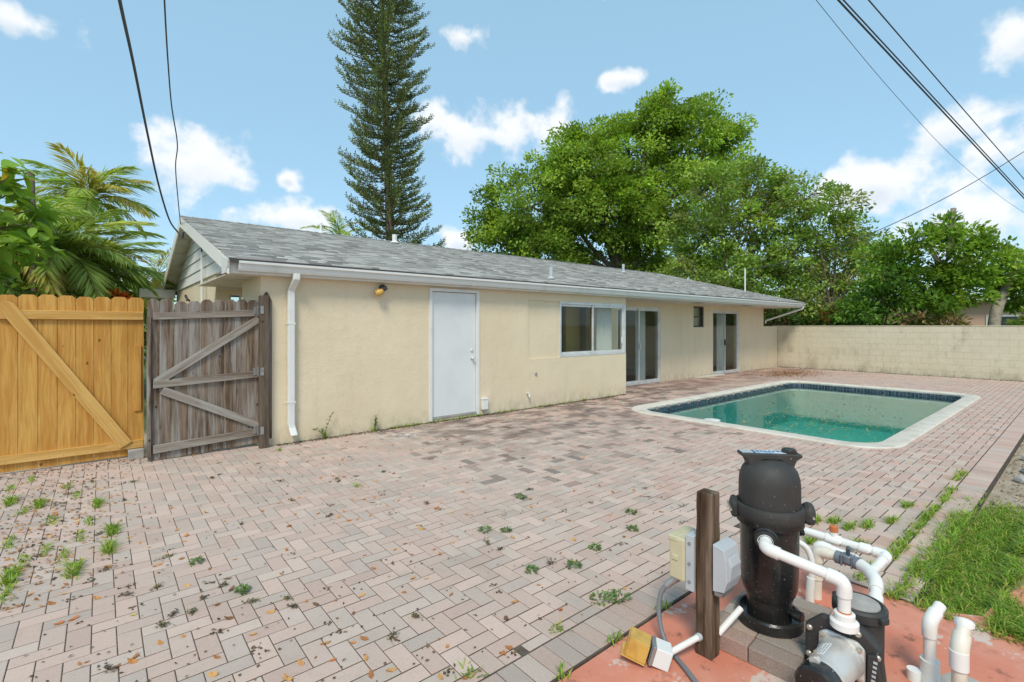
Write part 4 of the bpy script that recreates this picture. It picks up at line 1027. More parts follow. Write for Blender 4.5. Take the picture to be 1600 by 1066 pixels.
# ------------------------------------------------------------------ vegetation
def unit(v): return v/np.maximum(np.linalg.norm(v, axis=-1, keepdims=True), 1e-9)
def leaf_quads(P, D, Nn, Ln, Wd):
    """pointed leaf outline: base, two shoulders, tip"""
    D = unit(D); S_ = unit(np.cross(D, Nn)); U = np.cross(S_, D)
    Ln = Ln[:, None]; Wd = Wd[:, None]
    return np.stack([P, P+D*Ln*.45+S_*Wd*.5+U*Ln*.04, P+D*Ln-U*Ln*.06, P+D*Ln*.45-S_*Wd*.5+U*Ln*.04], axis=1)
DENS = 2.0
def crown(name, lobes, per_m2, size, cols, seed, parent, mat='leaf', clump=.55, droop=.15, width=.55, fill=.6, upbias=.75):
    R = np.random.default_rng(seed); Ps, Ds, Ns, Ts, clumps = [], [], [], [], []
    cols = np.array(cols)
    for (cx, cy, cz, r) in lobes:
        nc = max(8, int(DENS*3.0*r*r/clump**2))
        u = unit(R.normal(size=(nc, 3))); rr = r*(1-fill*R.random((nc, 1))**1.5)*(.86+.28*R.random((nc, 1)))
        cc = np.array([cx, cy, cz])+u*rr*np.array([1, 1, .9])
        for c_, uu in zip(cc, u):
            clumps.append(c_)
            k = int(per_m2*clump*clump*R.uniform(.6, 1.4)); cr = clump*R.uniform(.6, 1.25)
            q = unit(R.normal(size=(k, 3)))*(R.random((k, 1))**.45)*cr*np.array([1, 1, .62])
            Ps.append(c_+q); out = unit(q+uu*cr*.8)
            Ds.append(out+R.normal(size=(k, 3))*.55+np.array([0, 0, -droop])); Ns.append(R.normal(size=(k, 3))*.6+np.array([0, 0, upbias])+uu*.35)
            base_ = cols[R.integers(len(cols))]*R.uniform(.75, 1.2)
            Ts.append(base_*R.uniform(.7, 1.3, (k, 1))*(1+R.normal(size=(k, 3))*.05))
    P = np.concatenate(Ps); D = np.concatenate(Ds); Nn = np.concatenate(Ns); T_ = np.clip(np.concatenate(Ts), .004, .9)
    Ln = size*R.uniform(.65, 1.35, len(P))
    o = quads(name, leaf_quads(P, D, Nn, Ln, Ln*width), T_, mat, parent); o['kind'] = 'stuff' if False else o.get('kind', '') or 'thing'
    del o['kind']
    return np.array(clumps)
def limb(m, a, b, r0, r1, R, n=6, sides=7, wob=.06):
    a = np.array(a, float); b = np.array(b, float); L_ = np.linalg.norm(b-a); pts = []
    for k in range(n+1):
        t = k/n; p = a+(b-a)*t+np.array([0, 0, .10*L_*math.sin(math.pi*t)])
        if 0 < k < n: p = p+R.normal(size=3)*wob*L_/n*1.6
        pts.append(p)
    m.tube(pts, [r0+(r1-r0)*k/n for k in range(n+1)], sides)
    return pts
def tree(name, label, basep, fork_z, trunk_r, lobes, per_m2, size, cols, seed, group=None, bark='bark', twigs=60, **kw):
    R = np.random.default_rng(seed+100)
    t = thing(name, label, 'tree', (basep[0], basep[1], -.085), group)
    fork = np.array([basep[0]+R.normal()*.15, basep[1]+R.normal()*.15, fork_z])
    m = MB(); limb(m, (basep[0], basep[1], -.2), fork, trunk_r, trunk_r*.75, R, 6, 10, .05); m.build('trunk', bark, t, smooth=50)
    cl = crown('crown', lobes, per_m2, size, cols, seed, t, **kw)
    for (cx, cy, cz, r) in lobes:
        m = MB(); limb(m, fork, (cx, cy, cz), trunk_r*.42, trunk_r*.12, R); m.build('limb', bark, t, smooth=50)
    m = MB()
    for k in range(min(twigs, len(cl))):
        c_ = cl[R.integers(len(cl))]; li = min(range(len(lobes)), key=lambda i: (lobes[i][0]-c_[0])**2+(lobes[i][1]-c_[1])**2+(lobes[i][2]-c_[2])**2)
        limb(m, lobes[li][:3], c_, trunk_r*.12, .008, R, 4, 5)
    m.build('twigs', bark, t, smooth=50)['kind'] = 'stuff'
    return t
GR1 = [(0.253, 0.387, 0.05), (0.319, 0.476, 0.061), (0.384, 0.531, 0.077), (0.186, 0.293, 0.044), (0.275, 0.399, 0.061)]
GR2 = [(0.276, 0.418, 0.074), (0.333, 0.495, 0.084), (0.38, 0.517, 0.095), (0.207, 0.319, 0.063), (0.356, 0.385, 0.126)]
GR3 = [(0.209, 0.357, 0.04), (0.275, 0.441, 0.055), (0.33, 0.473, 0.07), (0.143, 0.263, 0.03)]
BIG = [(19.7,21.6,8.7,2.9),(18.9,23.0,6.6,2.3),(22.5,20.6,10.3,3.2),(25.5,18.8,12.3,2.8),(25.9,16.8,13.9,1.8),(27.6,16.0,12.6,2.7),(29.6,15.0,13.4,1.4),(23.2,18.7,8.1,3.4),(21.2,21.0,6.0,2.7),(27.0,16.8,9.5,3.2),(25.9,18.4,6.2,3.0),(17.9,23.4,7.6,1.1),(26.2,17.0,15.4,.8),(28.8,15.7,14.8,1.1),(21.8,19.9,12.0,1.5),(29.3,14.3,11.0,1.6)]
tree('ficus_tree', 'huge spreading bright green tree towering behind the house roof', (24.2, 18.6), 4.2, .42, BIG, 240, .21, GR1, 1, clump=.8)
MIDA = [(21.4,11.0,8.0,1.2),(23.4,10.1,8.5,1.25),(23.3,10.8,6.5,1.9),(22.4,12.2,5.9,1.7),(23.6,9.6,6.3,1.5),(22.4,11.2,4.0,1.6),(21.7,12.4,4.3,1.4),(23.0,9.7,3.9,1.35),(24.2,9.4,7.8,.95)]
tree('loose_tree', 'loose airy tree with thin bare stems at the house end', (22.6, 10.7), 2.4, .16, MIDA, 190, .17, GR2, 2, clump=.6, twigs=110)
MIDB = [(23.4,8.1,7.1,1.15),(25.1,7.3,7.0,1.05),(25.1,8.0,5.7,1.6),(27.1,7.0,5.9,1.2),(23.3,8.5,4.7,1.4),(25.8,7.0,4.2,1.45),(25.3,8.1,3.4,1.5),(25.8,6.1,4.6,.95),(23.8,8.4,2.7,1.1)]
tree('tangled_tree', 'tangled twiggy tree behind the block wall corner', (24.4, 7.6), 2.2, .15, MIDB, 190, .16, GR2, 3, clump=.55, twigs=170)
RT2 = [(21.9,4.9,3.7,.85),(22.7,4.8,2.7,1.0),(22.9,5.4,2.7,.95),(24.5,4.5,2.3,.85),(21.7,5.6,2.1,.65),(22.2,6.2,1.9,.6)]
tree('glossy_shrub_tree', 'dense glossy dark green bush just behind the block wall', (22.7, 5.1), 1.1, .09, RT2, 300, .16, [(.12,.25,.03),(.17,.32,.04),(.23,.40,.055),(.09,.19,.025)], 4, clump=.42, width=.5, twigs=30)
# right-hand tree with the leaning trunk
rt = thing('leaning_tree', 'broad leaved tree with thick pale leaning trunk behind the wall', 'tree', (24.3, 2.2, -.085))
R4 = np.random.default_rng(44)
MB().tube(bez([(24.2, 2.32, -.2), (24.2, 2.30, 1.4), (24.35, 2.2, 2.3), (24.75, 1.95, 3.1), (25.0, 1.8, 3.5)]), [.19-.0016*k for k in range(33)], 12).build('trunk', 'palebark', rt, smooth=50)
MB().tube(bez([(24.9, 1.85, 3.3), (24.2, 2.6, 3.5), (23.3, 3.3, 3.72), (22.75, 3.6, 3.95), (22.5, 3.75, 4.6), (22.6, 3.6, 5.2)]), [.12-.0018*k for k in range(41)], 8).build('limb', 'palebark', rt, smooth=50)
MB().tube(bez([(23.5, 3.1, 3.7), (23.9, 2.9, 4.3), (23.7, 3.0, 4.7)]), [.06-.002*k for k in range(17)], 7).build('limb', 'palebark', rt, smooth=50)
MB().tube(bez([(22.9, 3.3, 4.0), (22.95, 3.25, 5.0), (23.05, 3.2, 5.75)]), [.09-.0005*k for k in range(17)], 8).build('limb', 'palebark', rt, smooth=50)
RT = [(23.2,2.9,3.5,.6),(23.0,3.6,3.4,.65),(22.6,3.4,2.5,.55),(22.9,3.2,4.4,.5),(21.9,3.9,4.6,.55),(22.8,3.35,5.1,.5),(23.9,2.95,4.9,.55),(22.6,4.5,4.0,.7),(24.3,2.4,3.9,.75),(25.6,1.8,3.7,.85),(24.9,1.0,3.3,1.0),(23.3,3.0,2.8,.65),(25.2,1.9,2.8,.7),(24.0,3.7,3.2,.7),(23.4,2.5,4.3,.35)]
crown('crown', RT, 330, .21, GR3, 5, rt, clump=.36, width=.42, droop=-.1, upbias=.9)
# low shrubs right behind the block wall, seen through the gaps
def shrub(name, label, lobes, per, size, cols, seed, group=None, **kw):
    t = thing(name, label, 'shrub', (lobes[0][0], lobes[0][1], -.085), group)
    cl = crown('foliage', lobes, per, size, cols, seed, t, **kw)
    m = MB(); R = np.random.default_rng(seed)
    for k in range(7):
        c_ = cl[R.integers(len(cl))]; limb(m, (lobes[0][0]+R.normal()*.1, lobes[0][1]+R.normal()*.1, -.1), c_, .03, .01, R, 4, 5)
    m.build('stems', 'bark', t)['kind'] = 'stuff'
    return t
shrub('croton_shrub', 'peach and cream leaved croton shrub behind the block wall', [(22.4,4.05,1.75,.5),(22.4,4.1,1.0,.5),(22.6,3.3,1.6,.45)], 420, .2, [(.45,.28,.18),(.50,.36,.22),(.30,.26,.08),(.12,.17,.03)], 21, clump=.3, width=.3, droop=-.4)
shrub('red_croton', 'red leaved shrub showing in the gap left of the bush', [(22.5,6.9,1.85,.45),(22.5,6.9,1.1,.5)], 380, .18, [(.42,.08,.03),(.35,.15,.05),(.10,.14,.03)], 22, clump=.3, width=.3, droop=-.4)
shrub('yellow_shrub', 'yellow green shrub at the right edge behind the wall', [(22.6,1.2,1.75,.55),(22.8,.4,1.9,.6),(22.6,1.0,1.0,.6)], 420, .17, [(.22,.30,.03),(.16,.27,.03),(.30,.30,.05)], 23, clump=.32, width=.4, droop=-.2)
shrub('dark_hedge', 'dark green hedge mass behind the house end and wall', [(21.9,8.6,1.5,1.0),(22.6,10.2,1.7,1.2),(22.2,7.5,1.2,.9),(23.4,6.0,1.0,.9),(23.8,9.0,1.6,1.2)], 300, .16, [(.05,.10,.018),(.08,.14,.03),(.16,.10,.05)], 24, clump=.45)
# small background trees that close the view low down
for (nm, lab, lobes, seed) in (('distant_tree', 'round distant tree low behind the fence left of the gable', [(-.2,29,2.3,1.5),(1.0,29,2.5,1.3),(-.9,28.5,1.5,1.3),(1.8,29.5,1.6,1.2)], 31),
                          ('distant_tree', 'distant tree filling the gaps under the huge tree', [(28,24,4,2.6),(31,22,4.5,2.6),(25,26,3.6,2.4),(33,19,4,2.6)], 32),
                          ('distant_tree', 'distant trees seen between stems beyond the tangled tree', [(34,13,4,2.4),(35,9,3.4,2.2),(33,16,4.5,2.3)], 33)):
    tree(nm, lab, lobes[0][:2], 1.2, .2, lobes, 110, .22, GR2, seed, clump=.8, twigs=20)

# Norfolk pine
def norfolk():
    R = np.random.default_rng(9); t = thing('norfolk_pine', 'very tall slender pine with layered upswept branches behind the house', 'tree', (11.35, 23.1, -.085))
    def axis(z): return np.array([11.35-.028*max(0, z-5)-.0, 23.1+.02*max(0, z-5), z])
    MB().tube([axis(z) for z in np.linspace(-.2, 21.5, 24)], [.30-.011*k for k in range(24)], 10).build('trunk', 'bark', t, smooth=50)
    P, D, Nn, Ln, Wd, T_ = [], [], [], [], [], []; br = MB()
    z = 1.6; lev = 0
    while z < 21.2:
        nb = 8; ph = R.random()*6.28
        Lr = 2.15-.2*math.sin((z-8)*.55)+(.2 if z < 6 else 0)
        if z > 19: Lr *= max(.25, (21.8-z)/2.8)
        for b in range(nb):
            a = ph+6.283*b/nb+R.normal()*.13; L_ = Lr*R.uniform(.55, 1.12)
            h = np.array([math.cos(a), math.sin(a), 0]); side = np.array([-math.sin(a), math.cos(a), 0])
            p0 = axis(z+R.normal()*.07); pts = []
            for k in range(9):
                s = k/8; pts.append(p0+h*L_*s+np.array([0, 0, L_*(-.16*s+.34*s*s)]))
            br.tube(pts, [.045-.0042*k for k in range(9)], 5)
            # rope-like branchlets sweep up from the branch
            nbl = 15
            for k in range(nbl):
                s = .22+.78*(k+R.random())/nbl; i0 = min(7, int(s*8)); q = pts[i0]+(pts[i0+1]-pts[i0])*(s*8-i0)
                sg = 1 if k % 2 else -1
                d = unit(h*.75+side*sg*(.75*(1-s*.6))+np.array([0, 0, .30+.35*s])+R.normal(size=3)*.12); l = .52*(1.12-.5*abs(s-.55))*R.uniform(.7, 1.15)
                tint = np.array([.17, .205, .07])*R.uniform(.6, 1.5)+(np.array([.035, .035, 0]) if R.random() < .18 else 0)
                nn = 13
                for j in range(nn):
                    u = (j+R.random()*.6)/nn; aa = j*2.4
                    o1 = unit(np.cross(d, [0.1, .2, 1])); o2 = np.cross(d, o1); rd = o1*math.cos(aa)+o2*math.sin(aa)
                    P.append(q+d*l*u+np.array([0, 0, .10*u*u])); D.append(d*1.0+rd*.75+np.array([0, 0, .15])); Nn.append(np.cross(d, rd)+R.normal(size=3)*.2)
                    Ln.append(.16); Wd.append(.060); T_.append(tint*R.uniform(.8, 1.2))
        for j in range(26):                                   # foliage hugging the trunk
            aa = R.random()*6.283; zz = z+R.uniform(-.25, .25); rd = np.array([math.cos(aa), math.sin(aa), .5]); P.append(axis(zz)+rd*np.array([.2, .2, 0])); D.append(rd); Nn.append(R.normal(size=3)); Ln.append(.3); Wd.append(.09); T_.append(np.array([.075, .11, .03]))
        z += .53+R.normal()*.05; lev += 1
    br.build('branches', 'bark', t, smooth=60)['kind'] = 'stuff'
    V = leaf_quads(np.array(P), np.array(D), np.array(Nn), np.array(Ln), np.array(Wd)); quads('needles', V, np.array(T_), 'needle', t)
norfolk()

# palms: each frond a part of its own
def frond_mesh(L_, seed, cols, nl=46, leaflet=.5, arch=.9, w=.045, hang=.5):
    R = np.random.default_rng(seed); pts = [np.array([0, L_*s-L_*.12*s*s*arch, L_*(.34*s-.72*arch*s*s)]) for s in np.linspace(0, 1, 14)]
    P, D, Nn, Ln, Wd, T_ = [], [], [], [], [], []
    col = np.array(cols[R.integers(len(cols))])
    for k in range(nl):
        s = .12+.88*k/nl; i0 = min(12, int(s*13)); q = pts[i0]+(pts[i0+1]-pts[i0])*(s*13-i0); tg = unit(pts[i0+1]-pts[i0])
        for sg in (-1, 1):
            d = tg*.75+np.array([sg, 0, 0])*(.85-.35*s)+np.array([0, 0, -hang*R.uniform(.4, 1.1)+.18])
            P.append(q); D.append(d+R.normal(size=3)*.07); Nn.append(np.array([0, 0, 1])+np.array([-sg*.5, 0, 0])+R.normal(size=3)*.2)
            Ln.append(leaflet*(.55+.9*math.sin(math.pi*min(1, s*.85+.12)))*R.uniform(.8, 1.1)); Wd.append(w*R.uniform(.8, 1.2)); T_.append(col*R.uniform(.75, 1.25))
    V = leaf_quads(np.array(P), np.array(D), np.array(Nn), np.array(Ln), np.array(Wd))
    rr = []                                                   # rachis as flat faces too
    for a, b in zip(pts[:-1], pts[1:]):
        for e in (np.array([.014, 0, .004]), np.array([0, 0, .016])): rr.append(np.stack([a-e, a+e, b+e*.8, b-e*.8]))
    V = np.concatenate([V, np.array(rr)]); T_ = np.concatenate([np.array(T_), np.tile(np.array([.22, .23, .07]), (len(rr), 1))])
    o = quads('frond', V, T_, 'leaf'); me = o.data; bpy.data.objects.remove(o); return me
FG = [(0.37, 0.492, 0.101), (0.462, 0.596, 0.151), (0.554, 0.596, 0.202), (0.29, 0.389, 0.089), (0.607, 0.545, 0.151)]; FY_ = [(.42,.30,.03),(.50,.34,.03),(.30,.28,.05)]
def palm(name, label, basep, h_, nf, L_, seed, lean=(0, 0), cols=FG, leaflet=.5, trunk_r=.11, el=(-.3, 1.25), bark='palebark', hang=.5, nl=46, w=.045, arch=.9, group=None):
    R = np.random.default_rng(seed); t = thing(name, label, 'palm', (basep[0], basep[1], -.085), group)
    top = np.array([basep[0]+lean[0], basep[1]+lean[1], h_])
    pts = [np.array([basep[0]+lean[0]*s*s, basep[1]+lean[1]*s*s, -.2+(h_+.2)*s]) for s in np.linspace(0, 1, 10)]
    MB().tube(pts, [trunk_r*(1.15-.25*s)*(1+.05*(k % 2)) for k, s in enumerate(np.linspace(0, 1, 10))], 10).build('trunk', bark, t, smooth=40)
    ms = [frond_mesh(L_, seed*10+k, cols, nl, leaflet, arch, w, hang) for k in range(5)]
    for k in range(nf):
        a = 2.4*k+R.normal()*.25; e = el[0]+(el[1]-el[0])*((k+.5)/nf)
        o = link('frond', ms[k % 5], t)
        o.matrix_basis = Matrix.Translation(top) @ Matrix.Rotation(a, 4, 'Z') @ Matrix.Rotation(e, 4, 'X') @ Matrix.Scale(R.uniform(.85, 1.1), 4)
        o.color = (0, 0, 0, 1)
    return t
palm('coconut_palm', 'tall coconut palm rising above the other palms at left', (-.2, 23.0), 6.0, 24, 2.0, 3, (-.1, 0), FG, .60, .14, (-.35, 1.3), nl=56, w=.05, hang=.8)
for k, (x, y, hh, Lf) in enumerate(((-.72,14.6,3.0,1.85),(-1.5,14.2,3.1,1.85),(-.35,15.6,2.75,1.7),(-1.2,16.5,3.4,1.8))):
    palm('areca_palm', ['feathery palm clump standing directly behind the cedar gate', 'feathery palm at the far left behind the cedar gate', 'small feathery palm with drooping fronds nearest the weathered gate', 'feathery palm behind the broad leaved branches at left'][k],
         (x, y), hh, 34, Lf, 40+k, (.1*(-1)**k, 0), FG, .50, .07, (-.75, 1.3), hang=.85, nl=54, arch=1.15)
palm('yellowing_palm', 'palm with yellowing lower fronds seen beside the gable', (1.95, 26.5), 3.9, 14, 2.4, 61, (0, 0), FG[:2]+FY_[:2], .5, .12, (-.7, 1.0))
palm('roof_palm', 'small palm showing above the roof left of the pine', (9.6, 25.5), 6.1, 12, 2.2, 62, (0, 0), FG, .45, .12, (-.2, 1.2))
# broad leaved branches at the far left, each leaf its own part
def broadleaf():
    R = np.random.default_rng(77); t = thing('broad_leaved_tree', 'branch tips with large glossy leaves at the left edge above the cedar gate', 'tree', (-1.6, 10.4, -.085))
    MB().tube(bez([(-1.9, 10.6, -.2), (-1.85, 10.5, 1.5), (-1.7, 10.4, 2.6)]), .09, 9).build('trunk', 'bark', t, smooth=50)
    # leaf: folded along the midrib, curved
    m = MB(); n = 6; W_ = [0, .055, .078, .072, .045, .0]; vs = []
    for k in range(n):
        s = k/(n-1); z = -.045*s*s
        vs += [(-W_[k], s*.26, z+W_[k]*.28), (0, s*.26, z), (W_[k], s*.26, z+W_[k]*.28)]
    m.add(vs, [(3*k, 3*k+1, 3*k+4, 3*k+3) for k in range(n-1)]+[(3*k+1, 3*k+2, 3*k+5, 3*k+4) for k in range(n-1)]); me = m.mesh('leaf', 'leaf', 60)
    tips = [(x-.22, y, z-.42) for x, y, z in [(-.75,10.2,4.05),(-1.0,10.1,3.7),(-.62,10.3,3.55),(-1.3,10.0,4.2),(-.9,9.9,3.2),(-.65,10.1,3.05),(-1.25,9.9,3.3),(-1.5,10.2,3.8),(-.55,10.4,3.8),(-1.1,10.3,4.35),(-1.35,10.1,2.7),(-.95,10.2,2.75),(-.72,10.0,4.25),(-1.6,10.0,3.1),(-.45,10.4,3.3)]]
    C_ = [(.20,.34,.04),(.25,.42,.05),(.14,.25,.03),(.32,.47,.07),(.22,.37,.05)]
    for (x, y, z) in tips:
        mb = MB(); limb(mb, (-1.7, 10.4, 2.5), (x, y, z), .03, .008, R, 6, 6, .05); mb.build('branch', 'bark', t, smooth=50)
        for k in range(17):
            o = link('leaf', me, t); p = Vector((x, y, z))+Vector(R.normal(size=3)*np.array([.09, .09, .12]))
            o.matrix_basis = Matrix.Translation(p) @ Euler((R.uniform(-1.15, .5), R.uniform(-.7, .7), R.uniform(0, 6.28))).to_matrix().to_4x4() @ Matrix.Scale(R.uniform(.7, 1.25), 4)
            c_ = (.50, .33, .03) if R.random() < .05 else C_[R.integers(len(C_))]; f_ = R.uniform(.75, 1.25); o.color = (c_[0]*f_, c_[1]*f_, c_[2]*f_, 1)
broadleaf()
shrub('orange_flower_shrub', 'bright orange flower spike showing above the cedar gate', [(.33,14.0,2.28,.12),(.33,14.0,2.12,.13),(.30,14.0,1.9,.15)], 1800, .12, [(.62,.13,.02),(.55,.2,.04),(.5,.1,.02)], 51, clump=.12, width=.4, droop=-.8)
shrub('understory_shrub', 'dark understory foliage filling the space behind the cedar gate', [(-1.6,13.2,1.6,.9),(-.4,13.8,1.5,.8),(.3,14.6,1.3,.7),(-2.6,13,1.8,1.0)], 260, .17, [(.10,.17,.035),(.14,.22,.045),(.17,.20,.05)], 52, clump=.45)
bp = MB().tube([(-.95, 13.2, -.2), (-1.02, 13.2, 4.6)], .05, 10).build('wooden_pole', 'bark', smooth=40); tag(bp, 'thin wooden pole rising between the leaves at far left', 'pole')

# grass patch
def blades(name, pts, hmin, hmax, wid, cols, seed, parent=None, lean=.5):
    R = np.random.default_rng(seed); pts = np.array(pts); n = len(pts); cols = np.array(cols)
    a = R.uniform(0, 6.283, n); d = np.stack([np.cos(a)*lean, np.sin(a)*lean, np.ones(n)], 1)*1.0; d = unit(d+R.normal(size=(n, 3))*.25*lean); d[:, 2] = np.abs(d[:, 2])+.05
    h_ = R.uniform(hmin, hmax, n)[:, None]; s = np.stack([-np.sin(a), np.cos(a), np.zeros(n)], 1)*wid*R.uniform(.6, 1.3, (n, 1)); mid = pts+d*h_*.55
    out = np.stack([np.cos(a), np.sin(a), np.zeros(n)], 1); tip = mid+unit(d+out*.8*lean-np.array([0, 0, .3*lean]))*h_*.5
    V = np.concatenate([np.stack([pts-s*.5, pts+s*.5, mid+s*.45, mid-s*.45], 1), np.stack([mid-s*.45, mid+s*.45, tip+s*.05, tip-s*.05], 1)])
    t = cols[R.integers(len(cols), size=n)]*R.uniform(.7, 1.3, (n, 1)); return quads(name, V, np.concatenate([t, t]), 'leaf', parent)
GC = [(0.208, 0.362, 0.036), (0.26, 0.438, 0.042), (0.325, 0.463, 0.06), (0.156, 0.288, 0.03), (0.442, 0.425, 0.108)]
R = np.random.default_rng(12); pts = []
while len(pts) < 17000:
    x, y = R.uniform(3.55, 6.9), R.uniform(.12, .84)
    edge = .30+.10*math.sin(x*3.1)+.07*math.sin(x*7.7+1)
    if y < edge-.05 and R.random() > .05: continue
    if y > .66 and R.random() > (max(0, 1-(y-.66)/.17)**1.6*(.8 if 4.0 < x < 5.6 else .15)): continue
    dens = 1 if x < 5.3 else max(0, 1-(x-5.3)/1.3)
    if R.random() > dens: continue
    if x < 3.62 and R.random() > .4: continue
    pts.append((x, y, -.085 if (x > 3.6 and .36 < y < .655) else (-.002 if y > .655 else -.012)))
tag(blades('grass', pts, .035, .095, .0065, GC, 13, lean=1.15), 'rough green grass patch between the pavers and the red pad', None, None, 'stuff')
# weeds in the paver joints, one thing each
def weed(x, y, h_, n, spread, name='weed_tuft', label=None, group='weeds in the paver joints', line=None, seed=0):
    R = np.random.default_rng(seed); p = []
    for _ in range(n):
        if line: q = (x+R.uniform(-.5, .5)*line[0]+R.normal()*spread*.3, y+R.uniform(-.5, .5)*line[1]+R.normal()*spread*.3, -.004)
        else: q = (x+R.normal()*spread*.5, y+R.normal()*spread*.5, -.004)
        p.append(q)
    o = blades(name, p, h_*.5, h_*1.2, .007, GC, seed, lean=.9); tag(o, label or 'small green weed tuft growing in a paver joint', 'weed', group)
    return o
L1 = 'grass tuft in a paver joint near the cedar gate'
k = 0
for (x, y) in ((-.13,4.28),(-.3,4.82),(-.4,4.65),(-.44,4.41),(-.68,6.83),(-.51,5.94),(-.42,6.06),(-.17,6.17),(-.07,5.29),(.07,4.93),(-.43,4.16),(-.51,5.13),(-.62,6.3),(-.3,5.5),(-.2,4.6),(-.02,5.75),(-.55,7.1),(-.25,6.6),(.05,4.55),(-.12,4.95)):
    weed(x, y, .045 if k % 3 else .075, 60 if k % 3 else 130, .05, label=L1, group='weeds near the cedar gate', line=(.012, .24), seed=200+k); k += 1
for (x, y) in ((1.61,1.57),(1.3,1.84),(2.44,1.58),(1.84,1.82),(2.02,1.585),(1.97,4.73),(1.75,6.74)):
    weed(x, y, .055, 22, .045, label='small green tuft in the joints by the red pad' if y < 2 else 'stray green tuft on the open pavers', group='weeds by the red pad' if y < 2 else 'stray tufts on the pavers', seed=230+k); k += 1
for (x, y, ln) in ((6.99,.92,.5),(6.1,.89,.6),(5.45,.9,.5),(5.1,.9,.45),(4.64,.9,.4),(4.31,.9,.35),(4.96,1.07,.16),(5.5,1.07,.2),(4.71,1.17,.18),(4.54,1.25,.15),(4.59,1.37,.15),(4.47,1.47,.15),(4.2,1.1,.2),(4.05,1.35,.15),(3.8,.95,.3),(3.7,.75,.3),(4.1,.75,.3),(4.35,1.62,.2)):
    weed(x, y, .07, int(60+ln*180), .05, label='grass tuft in the paver joints beside the grass patch', group='weeds beside the grass patch', line=(ln, .02), seed=260+k); k += 1
def rosette(x, y, r, seed, label, group):
    R = np.random.default_rng(seed); n = 46; a = R.uniform(0, 6.283, n); rr = r*R.random(n)**.6
    P = np.stack([x+np.cos(a)*rr, y+np.sin(a)*rr, .004+.02*R.random(n)], 1); D = np.stack([np.cos(a), np.sin(a), R.uniform(-.1, .5, n)], 1)
    V = leaf_quads(P, D, np.tile([0, 0, 1.], (n, 1))+R.normal(size=(n, 3))*.3, R.uniform(.02, .036, n), R.uniform(.012, .02, n))
    tag(quads('clover_weed', V, np.array([.17, .27, .08])*R.uniform(.6, 1.4, (n, 1)), 'leaf'), label, 'weed', group)
for (x, y, r) in ((2.24,1.85,.075),(2.34,1.79,.07),(3.0,3.43,.05),(2.29,3.06,.055),(2.42,2.95,.04),(3.2,2.33,.045),(2.72,2.31,.05),(3.47,2.55,.05),(2.15,2.36,.04),(2.41,2.23,.05),(.66,3.3,.035),(.5,3.9,.04)):
    rosette(x, y, r*.75, 300+k, 'flat green clover weed on the open pavers', 'clover weeds on the pavers'); k += 1
for (x, hh, n, lab) in ((2.46,.26,20,'tall sprig weed at the wall foot left of the downspout'),(3.18,.16,26,'upright weed at the wall foot below the flood light'),(3.72,.07,150,'leafy weed clump at the wall foot left of the door'),(4.37,.07,90,'weed clump at the left foot of the white door'),(4.98,.09,90,'weed clump at the right foot of the white door'),(5.75,.08,80,'weed clump right of the outlet cover'),(6.74,.07,80,'weed clump below the window panel'),(7.4,.07,70,'weed clump under the window left part'),(7.95,.08,50,'weed clump under the window middle'),(8.75,.08,30,'weed at the wall foot near the house corner')):
    ln = .5 if n > 60 else .06
    weed(x, 7.035, hh, n, .045, 'wall_weed', lab, 'weeds along the house wall', (ln, .02), 330+k); k += 1
R = np.random.default_rng(5); n = 900; xx = R.uniform(1.8, 9.4, n); yy = 7.065-np.abs(R.normal(size=n))*.035
P = np.stack([xx, yy, np.full(n, .002)], 1); a = R.uniform(0, 6.283, n)
V = leaf_quads(P, np.stack([np.cos(a), np.sin(a), R.uniform(.1, .9, n)], 1), np.tile([0, 0, 1.], (n, 1)), R.uniform(.01, .035, n), R.uniform(.006, .015, n))
tag(quads('moss_line', V, np.array([.10, .13, .03])*R.uniform(.5, 1.5, (n, 1)), 'leaf'), 'line of moss and small weeds along the house wall foot', None, None, 'stuff')

# fallen leaves
def leafbit():
    m = MB(); m.add([(-.5, 0, .06), (-.22, .26, .0), (.18, .24, .05), (.5, 0, .22), (.2, -.25, .02), (-.2, -.24, .10), (0, 0, .0)], [(0,6,1),(1,6,2),(2,6,3),(3,6,4),(4,6,5),(5,6,0)]); return m.mesh('fallen_leaf', 'dryleaf')
LM = leafbit(); R = np.random.default_rng(8); LC = [(.62,.27,.08),(.56,.20,.06),(.66,.36,.13),(.42,.18,.07),(.60,.30,.11),(.24,.12,.06)]
cnt = 0
while cnt < 230:
    px = R.uniform(-1, 1.2); d_ = 2.2+5.2*R.random()**1.3; l = px
    x, y = d_*(.6435+l*.7655), d_*(.7655-l*.6435)
    if not inreg(x, y) or inpool(x, y, -.05): continue
    if l > -.2 and R.random() > .62: continue
    if l > .35 and R.random() > .5: continue
    o = link('fallen_leaf', LM, None, (x, y, .003)); s = R.uniform(.030, .060)
    o.rotation_euler = (R.normal()*.15, R.normal()*.15, R.uniform(0, 6.28)); o.scale = (s, s*R.uniform(.7, 1.1), s*R.uniform(.5, 1.3)); c_ = LC[R.integers(len(LC))]; o.color = (*c_, 1)
    tag(o, 'curled dry orange leaf lying on the pavers', 'leaf', 'fallen leaves on the pavers'); cnt += 1
tag(link('yellow_leaf', LM, None, (.14, 3.42, .004)), 'single pale yellow leaf lying on the near pavers', 'leaf'); o = bpy.data.objects['yellow_leaf']; o.scale = (.035, .045, .02); o.color = (.62, .50, .16, 1)
